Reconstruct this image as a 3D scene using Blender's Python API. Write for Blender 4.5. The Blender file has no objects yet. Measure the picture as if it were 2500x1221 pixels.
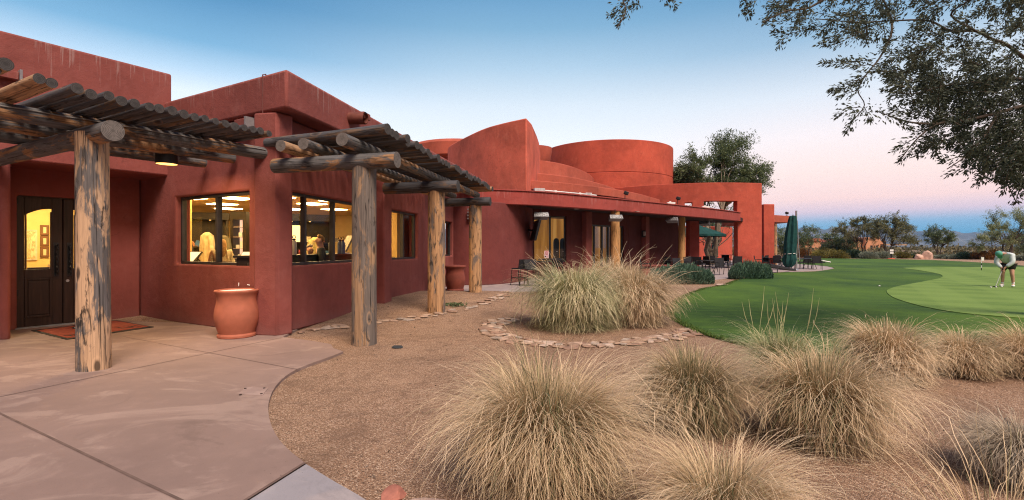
import bpy, bmesh, math, random
import numpy as np
from mathutils import Vector, Matrix

random.seed(7)
rng = np.random.default_rng(11)
sc = bpy.context.scene
COL = sc.collection
F, CX, HY, EYE = 1200.0, 1250.0, 605.0, 1.5      # lens in photo pixels, principal column, horizon row, eye height


def G(px, py, z=0.0):
    """ground point seen at a photo pixel"""
    Y = F * (EYE - z) / (py - HY)
    return ((px - CX) * Y / F, Y, z)


def P(px, py, Y):
    return ((px - CX) * Y / F, Y, EYE + (HY - py) * Y / F)


def hit(px, p, d):
    """distance along the plan line p + s*d at which the photo column px crosses it"""
    k = (px - CX) / F
    return (k * p[1] - p[0]) / (d[0] - k * d[1])


def at(p, d, s):
    return (p[0] + d[0] * s, p[1] + d[1] * s)


# ------------------------------------------------------------------ mesh building
class MB:
    def __init__(s, xf=None):
        s.v, s.f, s.m, s.wc, s.xf, s.has_wc = [], [], [], [], xf, False

    def add(s, verts, faces, mat=0, wc=None):
        o = len(s.v)
        for i, p in enumerate(verts):
            p = Vector(p)
            s.v.append(s.xf @ p if s.xf is not None else p)
            s.wc.append(wc[i] if wc else (0, 0, 0))
        if wc:
            s.has_wc = True
        for f in faces:
            s.f.append([o + k for k in f])
            s.m.append(mat)

    def box(s, x0, x1, y0, y1, z0, z1, mat=0):
        s.add([(x0, y0, z0), (x1, y0, z0), (x1, y1, z0), (x0, y1, z0), (x0, y0, z1), (x1, y0, z1), (x1, y1, z1), (x0, y1, z1)],
              [(0, 3, 2, 1), (4, 5, 6, 7), (0, 1, 5, 4), (1, 2, 6, 5), (2, 3, 7, 6), (3, 0, 4, 7)], mat)

    def prism(s, poly, z0, z1, mat=0):
        n = len(poly)
        s.add([(x, y, z0) for x, y in poly] + [(x, y, z1) for x, y in poly],
              [list(range(n - 1, -1, -1)), list(range(n, 2 * n))] + [(i, (i + 1) % n, n + (i + 1) % n, n + i) for i in range(n)], mat)

    def slab(s, poly, y0, y1, mat=0):
        """polygon in the local x/z plane, given a thickness along y"""
        n = len(poly)
        s.add([(x, y0, z) for x, z in poly] + [(x, y1, z) for x, z in poly],
              [list(range(n)), list(range(2 * n - 1, n - 1, -1))] + [(i, n + i, n + (i + 1) % n, (i + 1) % n) for i in range(n)], mat)

    def tube(s, pts, rad, n=8, caps=True, mat=0, capmat=None, wob=0.0, seed=0):
        pts = [Vector(p) for p in pts]
        rad = rad if isinstance(rad, (list, tuple)) else [rad] * len(pts)
        r0 = random.Random(seed)
        off = (r0.uniform(0, 50), r0.uniform(0, 50), r0.uniform(0, 50))
        ph = r0.uniform(0, 6)
        vs, wc, L = [], [], 0
        prev = None
        for i, p in enumerate(pts):
            t = (pts[min(i + 1, len(pts) - 1)] - pts[max(i - 1, 0)]).normalized()
            if prev is None:
                a = Vector((0, 0, 1)) if abs(t.z) < .9 else Vector((1, 0, 0))
                u = t.cross(a).normalized()
            else:
                u = (prev - t * prev.dot(t)).normalized()
            prev = u
            w = t.cross(u)
            if i:
                L += (pts[i] - pts[i - 1]).length
            for k in range(n):
                a = 2 * math.pi * k / n
                rr = rad[i] * (1 + wob * (math.sin(2 * a + ph + 1.3 * L) * .5 + math.sin(3 * a - ph + .7 * L) * .35 + r0.uniform(-.3, .3)))
                vs.append(p + (u * math.cos(a) + w * math.sin(a)) * rr)
                wc.append((off[0] + math.cos(a) * rad[i], off[1] + math.sin(a) * rad[i], off[2] + L))
        fs = []
        for i in range(len(pts) - 1):
            for k in range(n):
                a, b = i * n + k, i * n + (k + 1) % n
                fs.append((a, b, b + n, a + n))
        s.add(vs, fs, mat, wc)
        if caps:
            cm = mat if capmat is None else capmat
            for i0, rev in ((0, True), ((len(pts) - 1) * n, False)):
                ring = vs[i0:i0 + n]
                c = sum(ring, Vector()) / n
                rr = rad[0] if rev else rad[-1]
                cw = [(math.cos(2 * math.pi * k / n) * rr, math.sin(2 * math.pi * k / n) * rr, off[2]) for k in range(n)] + [(0, 0, off[2])]
                s.add(ring + [c], [((k + 1) % n, k, n) if rev else (k, (k + 1) % n, n) for k in range(n)], cm, cw)

    def lathe(s, prof, c=(0, 0, 0), n=24, mat=0):
        vs, fs = [], []
        for r, z in prof:
            for k in range(n):
                a = 2 * math.pi * k / n
                vs.append((c[0] + r * math.cos(a), c[1] + r * math.sin(a), c[2] + z))
        for i in range(len(prof) - 1):
            for k in range(n):
                a, b = i * n + k, i * n + (k + 1) % n
                fs.append((a, b, b + n, a + n))
        s.add(vs, fs, mat)

    def disc(s, r, c, n=24, mat=0, up=True):
        vs = [(c[0] + r * math.cos(2 * math.pi * k / n), c[1] + r * math.sin(2 * math.pi * k / n), c[2]) for k in range(n)]
        s.add(vs, [list(range(n)) if up else list(range(n - 1, -1, -1))], mat)

    def wall(s, path, th, z0, z1, openings=(), mat=0):
        """upright wall on a plan path (front face on the path, thickness to its left; negative to its right)"""
        path = [Vector((p[0], p[1], 0)) for p in path]
        cum = [0]
        for a, b in zip(path, path[1:]):
            cum.append(cum[-1] + (b - a).length)
        ss = sorted(set([round(c, 4) for c in cum] + [round(v, 4) for o in openings for v in o[:2] if 0 < v < cum[-1]]))
        zs = sorted(set([z0, z1] + [v for o in openings for v in o[2:4] if z0 < v < z1]))
        nn = []
        for i in range(len(path)):
            u = (path[i] - path[i - 1]).normalized() if i else (path[1] - path[0]).normalized()
            w = (path[i + 1] - path[i]).normalized() if i < len(path) - 1 else u
            t = (u + w).normalized()
            nn.append(Vector((-t.y, t.x, 0)) / max(.35, t.dot(u)))

        def pt(v, back):
            for i in range(len(path) - 1):
                if v <= cum[i + 1] + 1e-3 or i == len(path) - 2:
                    k = (v - cum[i]) / max(cum[i + 1] - cum[i], 1e-9)
                    p = path[i].lerp(path[i + 1], k)
                    return p + nn[i].lerp(nn[i + 1], k) * th if back else p
        vid = {}
        vs, fs = [], []

        def V(i, j, b):
            if (i, j, b) not in vid:
                q = pt(ss[i], b)
                vid[(i, j, b)] = len(vs)
                vs.append((q.x, q.y, zs[j]))
            return vid[(i, j, b)]

        def solid(i, j):
            if i < 0 or j < 0 or i >= len(ss) - 1 or j >= len(zs) - 1:
                return False
            sm, zm = (ss[i] + ss[i + 1]) / 2, (zs[j] + zs[j + 1]) / 2
            return not any(o[0] < sm < o[1] and o[2] < zm < o[3] for o in openings)
        for i in range(len(ss) - 1):
            for j in range(len(zs) - 1):
                if not solid(i, j):
                    continue
                fs.append((V(i, j, 0), V(i + 1, j, 0), V(i + 1, j + 1, 0), V(i, j + 1, 0)))
                fs.append((V(i, j, 1), V(i, j + 1, 1), V(i + 1, j + 1, 1), V(i + 1, j, 1)))
                if not solid(i - 1, j):
                    fs.append((V(i, j, 0), V(i, j + 1, 0), V(i, j + 1, 1), V(i, j, 1)))
                if not solid(i + 1, j):
                    fs.append((V(i + 1, j, 0), V(i + 1, j, 1), V(i + 1, j + 1, 1), V(i + 1, j + 1, 0)))
                if not solid(i, j - 1):
                    fs.append((V(i, j, 0), V(i, j, 1), V(i + 1, j, 1), V(i + 1, j, 0)))
                if not solid(i, j + 1):
                    fs.append((V(i, j + 1, 0), V(i + 1, j + 1, 0), V(i + 1, j + 1, 1), V(i, j + 1, 1)))
        s.add(vs, fs, mat)

    def build(s, name, mats, parent=None, bevel=0, smooth=True, weld=False, fixn=False, ang=38, origin=None):
        me = bpy.data.meshes.new(name)
        org = Vector(origin) if origin is not None else (Vector(parent['_org']) if parent is not None and '_org' in parent else Vector((0, 0, 0)))
        me.from_pydata([tuple(p - org) for p in s.v], [], s.f)
        for m in (mats if isinstance(mats, (list, tuple)) else [mats]):
            me.materials.append(m)
        me.polygons.foreach_set('material_index', s.m)
        if s.has_wc:
            a = me.attributes.new('wc', 'FLOAT_VECTOR', 'POINT')
            a.data.foreach_set('vector', [c for w in s.wc for c in w])
        if weld or fixn:
            bm = bmesh.new()
            bm.from_mesh(me)
            if weld:
                bmesh.ops.remove_doubles(bm, verts=bm.verts, dist=1e-4)
            bmesh.ops.recalc_face_normals(bm, faces=bm.faces)
            bm.to_mesh(me)
            bm.free()
        if smooth:
            me.polygons.foreach_set('use_smooth', [True] * len(me.polygons))
            me.set_sharp_from_angle(angle=math.radians(ang))
        me.update()
        o = bpy.data.objects.new(name, me)
        COL.objects.link(o)
        if parent is not None:
            o.parent = parent
        else:
            o.location = org
        if bevel:
            b = o.modifiers.new('edge', 'BEVEL')
            b.width, b.segments, b.limit_method, b.angle_limit = bevel, 2, 'ANGLE', math.radians(40)
        return o


def np_mesh(name, V, Q, mat, parent=None, tint=None, origin=(0, 0, 0), smooth=False):
    """mesh from numpy arrays: V (n,3) points, Q (m,4) quads, tint (n) random value per point"""
    me = bpy.data.meshes.new(name)
    V = np.asarray(V, np.float32) - np.asarray(origin, np.float32)
    Q = np.asarray(Q, np.int32)
    me.vertices.add(len(V))
    me.vertices.foreach_set('co', V.ravel())
    me.loops.add(Q.size)
    me.loops.foreach_set('vertex_index', Q.ravel())
    me.polygons.add(len(Q))
    me.polygons.foreach_set('loop_start', np.arange(0, Q.size, 4, dtype=np.int32))
    me.materials.append(mat)
    if tint is not None:
        a = me.attributes.new('tint', 'FLOAT', 'POINT')
        a.data.foreach_set('value', np.asarray(tint, np.float32))
    if smooth:
        me.polygons.foreach_set('use_smooth', np.ones(len(Q), bool))
    me.update(calc_edges=True)
    o = bpy.data.objects.new(name, me)
    COL.objects.link(o)
    if parent is not None:
        o.parent = parent
    else:
        o.location = origin
    return o


def unit(a):
    return a / np.maximum(np.linalg.norm(a, axis=-1, keepdims=True), 1e-9)


def leaf_mesh(name, C, U, L, W, mat, parent=None, tint=None, origin=(0, 0, 0)):
    """diamond leaves centred at C, pointing along U"""
    n = len(C)
    U = unit(U)
    S = unit(np.cross(U, rng.normal(size=(n, 3))))
    L = np.broadcast_to(np.asarray(L, float), (n,))[:, None]
    W = np.broadcast_to(np.asarray(W, float), (n,))[:, None]
    V = np.stack([C - U * L * .5, C + S * W * .5 - U * L * .08, C + U * L * .5, C - S * W * .5 - U * L * .08], 1).reshape(-1, 3)
    t = np.repeat(tint if tint is not None else rng.random(n), 4)
    return np_mesh(name, V, np.arange(4 * n).reshape(-1, 4), mat, parent, t, origin)


def tag(o, label=None, cat=None, group=None, kind=None):
    for k, v in (('label', label), ('category', cat), ('group', group), ('kind', kind)):
        if v:
            o[k] = v
    return o


def thing(name, label, cat, loc=(0, 0, 0), rz=0, group=None):
    o = bpy.data.objects.new(name, None)
    o.empty_display_size = .2
    COL.objects.link(o)
    o.location = loc
    o.rotation_euler = (0, 0, rz)
    return tag(o, label, cat, group)


def clone(root, loc, rz=0, label=None, sub=True):
    def cp(o, par):
        c = o.copy()
        COL.objects.link(c)
        c.parent = par
        for ch in [x for x in o.children]:
            cp(ch, c)
        return c
    r = cp(root, None)
    r.location = loc
    r.rotation_euler = (0, 0, rz)
    if label:
        r['label'] = label
    return r


def world_thing(name, label, cat, group=None):
    """an Empty whose parts are given in scene coordinates"""
    return thing(name, label, cat, (0, 0, 0), 0, group)


# ------------------------------------------------------------------ materials
class NT:
    def __init__(s, name):
        s.m = bpy.data.materials.new(name)
        s.m.use_nodes = True
        s.t = s.m.node_tree
        s.b = s.t.nodes['Principled BSDF']
        s.b.inputs['Specular IOR Level'].default_value = .3

    def n(s, typ, **k):
        nd = s.t.nodes.new(typ)
        for a, v in k.items():
            if a in nd.inputs:
                nd.inputs[a].default_value = v
            else:
                setattr(nd, a, v)
        return nd

    def l(s, a, b):
        s.t.links.new(a, b)
        return b

    def coord(s, scale=(1, 1, 1), attr=None):
        if attr:
            src = s.n('ShaderNodeAttribute', attribute_name=attr).outputs['Vector']
        else:
            src = s.n('ShaderNodeNewGeometry').outputs['Position']
        mp = s.n('ShaderNodeMapping')
        mp.inputs['Scale'].default_value = scale
        s.l(src, mp.inputs['Vector'])
        return mp.outputs[0]

    def noise(s, vec, scale, detail=4, rough=.55, dist=0):
        nd = s.n('ShaderNodeTexNoise')
        nd.inputs['Scale'].default_value = scale
        nd.inputs['Detail'].default_value = detail
        nd.inputs['Roughness'].default_value = rough
        nd.inputs['Distortion'].default_value = dist
        s.l(vec, nd.inputs['Vector'])
        return nd.outputs['Fac']

    def ramp(s, fac, stops, interp='LINEAR'):
        nd = s.n('ShaderNodeValToRGB')
        e = nd.color_ramp.elements
        nd.color_ramp.interpolation = interp
        while len(e) < len(stops):
            e.new(.5)
        for el, (p, c) in zip(e, stops):
            el.position = p
            el.color = (*c, 1) if len(c) == 3 else c
        if fac is not None:
            s.l(fac, nd.inputs[0])
        return nd.outputs['Color']

    def mix(s, fac, a, b, typ='MIX'):
        nd = s.n('ShaderNodeMix', data_type='RGBA', blend_type=typ)
        for sock, v in ((nd.inputs[0], fac), (nd.inputs[6], a), (nd.inputs[7], b)):
            if hasattr(v, 'is_output'):
                s.l(v, sock)
            elif isinstance(v, (int, float)):
                sock.default_value = v
            else:
                sock.default_value = (*v, 1)
        return nd.outputs[2]

    def math(s, op, a, b=0.0, clamp=False):
        nd = s.n('ShaderNodeMath', operation=op, use_clamp=clamp)
        for sock, v in ((nd.inputs[0], a), (nd.inputs[1], b)):
            if hasattr(v, 'is_output'):
                s.l(v, sock)
            else:
                sock.default_value = v
        return nd.outputs[0]

    def step(s, v, a, b):
        nd = s.n('ShaderNodeMapRange', interpolation_type='SMOOTHSTEP')
        nd.inputs[1].default_value, nd.inputs[2].default_value = a, b
        s.l(v, nd.inputs[0])
        return nd.outputs[0]

    def bump(s, h, strength=.3, dist=.01):
        nd = s.n('ShaderNodeBump')
        nd.inputs['Strength'].default_value = strength
        nd.inputs['Distance'].default_value = dist
        s.l(h, nd.inputs['Height'])
        s.l(nd.outputs[0], s.b.inputs['Normal'])

    def out(s, col, rough=.8, metal=0.0):
        if hasattr(col, 'is_output'):
            s.l(col, s.b.inputs['Base Color'])
        else:
            s.b.inputs['Base Color'].default_value = (*col, 1)
        if hasattr(rough, 'is_output'):
            s.l(rough, s.b.inputs['Roughness'])
        else:
            s.b.inputs['Roughness'].default_value = rough
        s.b.inputs['Metallic'].default_value = metal
        return s.m


def plain(name, col, rough=.6, metal=0.0, var=.25, scale=6.0):
    t = NT(name)
    n = t.noise(t.coord(), scale, 4)
    d = tuple(c * (1 - var) for c in col)
    u = tuple(min(1, c * (1 + var)) for c in col)
    return t.out(t.ramp(n, [(.3, d), (.7, u)]), rough, metal)


def sep_z(t, vec):
    s = t.n('ShaderNodeSeparateXYZ')
    t.l(vec, s.inputs[0])
    return s.outputs


def stucco(name, col, drip=None, blotch=.35):
    """painted stucco: blotches, trowel grain, pale lime runs below the parapet edge"""
    t = NT(name)
    v = t.coord()
    big = t.noise(v, .55, 5, .6, .4)
    med = t.noise(v, 2.6, 6, .62, .3)
    base = t.ramp(big, [(.25, tuple(c * (1 - blotch * .8) for c in col)), (.5, col), (.78, tuple(min(1, c * (1 + blotch * .7)) for c in col))])
    base = t.mix(t.math('MULTIPLY', t.step(med, .5, .75), .30), base, (min(1, col[0] * 1.35), col[1] * 1.9, col[2] * 2.0))
    base = t.mix(t.math('MULTIPLY', t.step(med, .48, .25), .35), base, tuple(c * .62 for c in col))
    if drip:
        z = sep_z(t, v)[2]
        st = t.noise(t.coord((3.2, 3.2, .10)), 3.0, 5, .7)
        ln = t.noise(t.coord((9, 9, .25)), 3.0, 3, .6)
        for (zt, h, amt) in drip:
            reach = t.math('MULTIPLY', t.step(ln, .42, .78), h)
            d = t.math('SUBTRACT', zt, z)
            band = t.math('MULTIPLY', t.step(t.math('SUBTRACT', reach, d), -.02, .06), t.step(d, -.05, 0.0))
            m = t.math('MULTIPLY', t.math('MULTIPLY', band, t.step(st, .5, .62)), amt)
            base = t.mix(m, base, (min(1, col[0] * 1.5), col[1] * 3.6, col[2] * 4.0))
    vs2 = t.noise(t.coord((2.4, 2.4, .35)), 1.6, 6, .68, .4)
    base = t.mix(t.math('MULTIPLY', t.step(vs2, .52, .72), .22), base, (min(1, col[0] * 1.3), col[1] * 1.75, col[2] * 1.8))
    base = t.mix(t.math('MULTIPLY', t.step(vs2, .46, .28), .30), base, tuple(c * .66 for c in col))
    cv = t.n('ShaderNodeTexVoronoi', feature='DISTANCE_TO_EDGE')
    cv.inputs['Scale'].default_value = .55
    wp = t.n('ShaderNodeVectorMath', operation='ADD')
    nzc = t.n('ShaderNodeTexNoise')
    nzc.inputs['Scale'].default_value = 2.2
    nzc.inputs['Detail'].default_value = 5
    t.l(v, nzc.inputs['Vector'])
    t.l(v, wp.inputs[0])
    t.l(nzc.outputs['Color'], wp.inputs[1])
    t.l(wp.outputs[0], cv.inputs['Vector'])
    ck = t.math('MULTIPLY', t.step(cv.outputs['Distance'], .006, .001), t.step(big, .50, .62))
    base = t.mix(t.math('MULTIPLY', ck, .55), base, tuple(c * .4 for c in col))
    # rain splash and dust at the foot
    zz = sep_z(t, t.coord())[2]
    foot = t.math('MULTIPLY', t.step(t.math('ADD', zz, t.math('MULTIPLY', med, .5)), .55, .2), .35)
    base = t.mix(foot, base, (col[0] * .95, col[1] * 1.8, col[2] * 2.0))
    t.bump(t.math('ADD', t.noise(v, 60, 3), t.math('MULTIPLY', t.noise(v, 7, 5), 2.5)), .45, .010)
    fm = t.noise(v, 7.5, 5, .7, .5)
    base = t.mix(t.math('MULTIPLY', t.step(fm, .52, .72), .22), base, (min(1, col[0] * 1.25), col[1] * 1.6, col[2] * 1.6))
    base = t.mix(t.math('MULTIPLY', t.step(fm, .46, .28), .28), base, tuple(c * .66 for c in col))
    return t.out(base, .88)


def wood(name, tan, gray, amount, dark):
    """round timber: grain along the log, weathered grey skin over fresher wood, knots and checks"""
    t = NT(name)
    g = t.noise(t.coord((42, 42, 1.6), 'wc'), 1.0, 5, .65, .3)
    col = t.ramp(g, [(.25, tuple(c * .55 for c in tan)), (.5, tan), (.75, tuple(min(1, c * 1.35) for c in tan))])
    gcol = t.ramp(g, [(.25, tuple(c * .45 for c in gray)), (.55, gray), (.8, tuple(min(1, c * 1.6) for c in gray))])
    p = t.noise(t.coord((3.2, 3.2, 1.0), 'wc'), 1.3, 6, .62, .6)
    pf = t.math('ADD', p, t.math('MULTIPLY', t.math('SUBTRACT', g, .5), .35))
    w = t.step(pf, amount - .035, amount + .05)
    col = t.mix(w, col, gcol)
    dk = t.noise(t.coord((5, 5, 1.6), 'wc'), 1.5, 5, .65, .8)
    col = t.mix(t.math('MULTIPLY', t.step(t.math('ADD', dk, t.math('MULTIPLY', g, .2)), .66, .76), dark), col, (.022, .018, .016))
    kn = t.n('ShaderNodeTexVoronoi', feature='F1')
    kn.inputs['Scale'].default_value = 1.0
    t.l(t.coord((4.2, 4.2, 1.7), 'wc'), kn.inputs['Vector'])
    kd = kn.outputs['Distance']
    col = t.mix(t.math('MULTIPLY', t.step(kd, .16, .08), .85), col, (.05, .03, .02))
    col = t.mix(t.math('MULTIPLY', t.math('MULTIPLY', t.step(kd, .24, .19), t.step(kd, .14, .19)), .5), col, tuple(min(1, c * 1.25) for c in tan))
    cr = t.noise(t.coord((16, 16, .35), 'wc'), 1.0, 3, .5)
    crack = t.step(t.math('ABSOLUTE', t.math('SUBTRACT', cr, .5)), .012, .003)
    col = t.mix(t.math('MULTIPLY', crack, .85), col, (.015, .012, .01))
    t.bump(t.math('SUBTRACT', g, crack), .7, .012)
    return t.out(col, .82)


def wood_end(name, col):
    t = NT(name)
    v = t.coord((1, 1, 0), 'wc')
    ln = t.n('ShaderNodeVectorMath', operation='LENGTH')
    t.l(v, ln.inputs[0])
    r = ln.outputs['Value']
    nz = t.noise(t.coord((14, 14, 3), 'wc'), 1.0, 4, .6)
    ring = t.math('SINE', t.math('ADD', t.math('MULTIPLY', r, 420), t.math('MULTIPLY', nz, 9)))
    c = t.ramp(t.math('ADD', t.math('MULTIPLY', ring, .18), nz), [(.3, tuple(k * .45 for k in col)), (.7, col)])
    c = t.mix(t.math('MULTIPLY', t.step(nz, .58, .68), .7), c, (.03, .025, .022))
    c = t.mix(t.step(r, .03, .0), c, tuple(k * .5 for k in col))
    return t.out(c, .85)


def leafmat(name, dark, light, trans=.25, mid=None):
    t = NT(name)
    a = t.n('ShaderNodeAttribute', attribute_name='tint').outputs['Fac']
    c = t.ramp(a, [(0, dark), (1, light)] if mid is None else [(0, dark), (.28, mid), (1, light)])
    t.l(c, t.b.inputs['Base Color'])
    t.b.inputs['Roughness'].default_value = .65
    tr = t.n('ShaderNodeBsdfTranslucent')
    t.l(c, tr.inputs['Color'])
    mx = t.n('ShaderNodeMixShader')
    mx.inputs[0].default_value = trans
    t.l(t.b.outputs[0], mx.inputs[1])
    t.l(tr.outputs[0], mx.inputs[2])
    t.l(mx.outputs[0], t.t.nodes['Material Output'].inputs['Surface'])
    return t.m


def emit(name, col, strength):
    m = bpy.data.materials.new(name)
    m.use_nodes = True
    b = m.node_tree.nodes['Principled BSDF']
    b.inputs['Base Color'].default_value = (*[min(1, c) * .5 for c in col], 1)
    b.inputs['Emission Color'].default_value = (*col, 1)
    b.inputs['Emission Strength'].default_value = strength
    return m


def glassmat(name, tint=(1, 1, 1), k=1.0):
    m = bpy.data.materials.new(name)
    m.use_nodes = True
    nt = m.node_tree
    nt.nodes.remove(nt.nodes['Principled BSDF'])
    tr = nt.nodes.new('ShaderNodeBsdfTransparent')
    tr.inputs[0].default_value = (*tint, 1)
    gl = nt.nodes.new('ShaderNodeBsdfGlossy')
    gl.inputs['Roughness'].default_value = .02
    fr = nt.nodes.new('ShaderNodeFresnel')
    fr.inputs['IOR'].default_value = 1.45
    mu = nt.nodes.new('ShaderNodeMath')
    mu.operation = 'MULTIPLY'
    mu.inputs[1].default_value = k
    mx = nt.nodes.new('ShaderNodeMixShader')
    nt.links.new(fr.outputs[0], mu.inputs[0])
    nt.links.new(mu.outputs[0], mx.inputs[0])
    nt.links.new(tr.outputs[0], mx.inputs[1])
    nt.links.new(gl.outputs[0], mx.inputs[2])
    nt.links.new(mx.outputs[0], nt.nodes['Material Output'].inputs['Surface'])
    return m


M = {}
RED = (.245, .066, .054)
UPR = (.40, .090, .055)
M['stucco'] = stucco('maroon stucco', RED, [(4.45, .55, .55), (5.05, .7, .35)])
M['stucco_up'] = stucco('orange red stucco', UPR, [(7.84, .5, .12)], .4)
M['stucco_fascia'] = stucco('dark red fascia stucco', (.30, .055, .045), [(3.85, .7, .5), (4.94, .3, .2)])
M['post'] = wood('peeled log', (.46, .265, .135), (.16, .13, .115), .54, .8)
M['post_near'] = wood('scarred pale log', (.54, .345, .21), (.14, .125, .12), .50, .9)
M['post_gray'] = wood('weathered log', (.36, .225, .13), (.17, .14, .12), .47, .7)
M['beam'] = wood('dark weathered log', (.34, .185, .09), (.12, .115, .115), .44, .65)
M['rafter'] = wood('charcoal log', (.16, .10, .062), (.085, .082, .087), .42, .6)
M['rafter_tan'] = wood('light peeled log', (.42, .25, .14), (.22, .17, .13), .62, .5)
M['end'] = wood_end('log end grain', (.19, .165, .15))
M['end_dark'] = wood_end('dark log end grain', (.075, .068, .066))
M['frame'] = plain('bronze window frame', (.055, .05, .05), .45, .3)
M['black'] = plain('black powder coat', (.014, .013, .014), .5)
M['mesh_black'] = plain('black sling fabric', (.016, .015, .018), .75)
M['glass'] = glassmat('window glass', (1, 1, 1), .6)
M['glass_refl'] = glassmat('patio window glass', (.85, .85, .85), 2.4)
M['terracotta'] = plain('terracotta', (.40, .125, .072), .75, 0, .16, 5)
M['terracotta_dark'] = plain('dark terracotta', (.26, .066, .042), .72, 0, .18, 5)
M['steel'] = plain('brushed steel', (.55, .55, .56), .35, .85, .1)
M['white'] = plain('white paint', (.75, .74, .72), .5, 0, .06)
M['teal'] = plain('dark green canvas', (.008, .055, .052), .85, 0, .35, 4)
M['skin'] = plain('skin', (.50, .27, .19), .6, 0, .08)
M['warm_wall'] = plain('warm plaster', (.62, .47, .25), .8, 0, .06)
M['warm_ceiling'] = plain('cream ceiling', (.75, .56, .30), .85, 0, .05)
M['dark_wood'] = plain('dark cabinet wood', (.017, .011, .008), .45, 0, .4, 9)
M['panel_light'] = emit('ceiling light panel', (1.0, .66, .25), 26.0)
M['bulb'] = emit('lamp glow', (1.0, .52, .13), 2.6)
M['shade'] = emit('lit lamp shade', (1.0, .68, .26), 1.5)
t = NT('self-glowing amber room wall')
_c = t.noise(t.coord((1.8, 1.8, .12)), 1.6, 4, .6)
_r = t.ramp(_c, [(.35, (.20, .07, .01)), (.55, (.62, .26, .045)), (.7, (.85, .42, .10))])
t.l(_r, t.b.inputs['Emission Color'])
t.b.inputs['Emission Strength'].default_value = .42  # wall glows by itself, standing in for the room's lamps
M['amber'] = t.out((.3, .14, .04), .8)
M['cabinet_glow'] = emit('self-glowing cabinet back', (1.0, .62, .40), .8)  # back panel glows itself instead of cabinet lamps
M['screen'] = emit('till screen', (1.0, .80, .42), 1.1)
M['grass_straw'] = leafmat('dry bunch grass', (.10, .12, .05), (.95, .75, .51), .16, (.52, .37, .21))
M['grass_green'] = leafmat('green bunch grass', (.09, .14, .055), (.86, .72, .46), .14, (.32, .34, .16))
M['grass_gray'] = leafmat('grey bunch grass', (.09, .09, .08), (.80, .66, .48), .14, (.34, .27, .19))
M['mesquite'] = leafmat('mesquite leaf', (.018, .028, .018), (.125, .145, .095), .2)
M['tree_green'] = leafmat('olive green leaf', (.04, .065, .028), (.21, .26, .12), .3)
M['tree_olive'] = leafmat('dusty olive leaf', (.06, .075, .034), (.29, .28, .14), .3)
M['paloverde'] = leafmat('palo verde leaf', (.09, .12, .055), (.40, .43, .21), .3)
M['rosemary'] = leafmat('rosemary leaf', (.012, .04, .026), (.17, .29, .19), .2)
M['bush_yellow'] = leafmat('yellow green bush leaf', (.07, .07, .02), (.34, .28, .08), .25)
M['bush_gray'] = leafmat('silver bush leaf', (.10, .12, .09), (.36, .39, .29), .25)
M['bush_dark'] = leafmat('dark bush leaf', (.02, .04, .025), (.07, .11, .06), .2)
M['bush_orange'] = leafmat('russet bush leaf', (.10, .045, .012), (.36, .17, .05), .25)
M['bark'] = plain('grey bark', (.085, .065, .05), .9, 0, .4, 14)
M['bark_pale'] = plain('pale bark', (.24, .19, .14), .9, 0, .35, 10)
M['stone'] = plain('pink flagstone', (.42, .30, .24), .9, 0, .3, 7)
M['stone_red'] = plain('red rock', (.36, .14, .10), .9, 0, .3, 12)
# ------------------------------------------------------------------ camera, world, light
cam = bpy.data.objects.new('camera', bpy.data.cameras.new('camera'))
COL.objects.link(cam)
cam.location = (0, 0, EYE)
cam.rotation_euler = (math.radians(90), 0, 0)
cam.data.sensor_width = 36
cam.data.sensor_fit = 'HORIZONTAL'
cam.data.lens = 36 * F / 2500
cam.data.shift_y = (HY - 610.5) / 2500
cam.data.clip_start, cam.data.clip_end = .05, 30000
sc.camera = cam
sc.view_settings.view_transform = 'Standard'
sc.view_settings.look = 'None'
sc.view_settings.gamma = 1
sc.view_settings.exposure = 0.40
sc.cycles.use_denoising = True
sc.cycles.denoising_prefilter = 'NONE'
sc.cycles.pixel_filter_type = 'BLACKMAN_HARRIS'
sc.cycles.filter_width = 1.15
sc.cycles.max_bounces = 5
sc.cycles.diffuse_bounces = 3
sc.cycles.glossy_bounces = 2
sc.cycles.transparent_max_bounces = 8
sc.cycles.sample_clamp_indirect = 4
sc.cycles.caustics_reflective = False
sc.cycles.caustics_refractive = False

SUN_EL, SUN_AZ = math.radians(54), math.radians(152)     # azimuth clockwise from the view direction: behind, to the right
world = bpy.data.worlds.new('World')
sc.world = world
world.use_nodes = True
wt = world.node_tree
wt.nodes.clear()


def wn(t, **k):
    n = wt.nodes.new(t)
    for a, v in k.items():
        setattr(n, a, v)
    return n


def lin(c):
    return tuple((x / 255 / 12.92) if x < 10 else ((x / 255 + .055) / 1.055) ** 2.4 for x in c)


def wm(op, a, b=0.0, clamp=False):
    n = wn('ShaderNodeMath', operation=op, use_clamp=clamp)
    for s, v in ((n.inputs[0], a), (n.inputs[1], b)):
        if hasattr(v, 'is_output'):
            wt.links.new(v, s)
        else:
            s.default_value = v
    return n.outputs[0]


tc = wn('ShaderNodeTexCoord').outputs['Generated']
sx = wn('ShaderNodeSeparateXYZ')
wt.links.new(tc, sx.inputs[0])
elev = wm('MULTIPLY', wm('ARCSINE', sx.outputs['Z']), 180 / math.pi)
azim = wm('MULTIPLY', wm('ARCTAN2', sx.outputs['X'], sx.outputs['Y']), 180 / math.pi)


def skyramp(stops):
    n = wn('ShaderNodeValToRGB')
    e = n.color_ramp.elements
    while len(e) < len(stops):
        e.new(.5)
    for el, (d, c) in zip(e, stops):
        el.position = (d + 2) / 62
        el.color = (*lin(c), 1)
    n.color_ramp.interpolation = 'EASE' if False else 'LINEAR'
    wt.links.new(wm('DIVIDE', wm('ADD', elev, 2.0), 62.0, True), n.inputs[0])
    return n.outputs[0]


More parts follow.
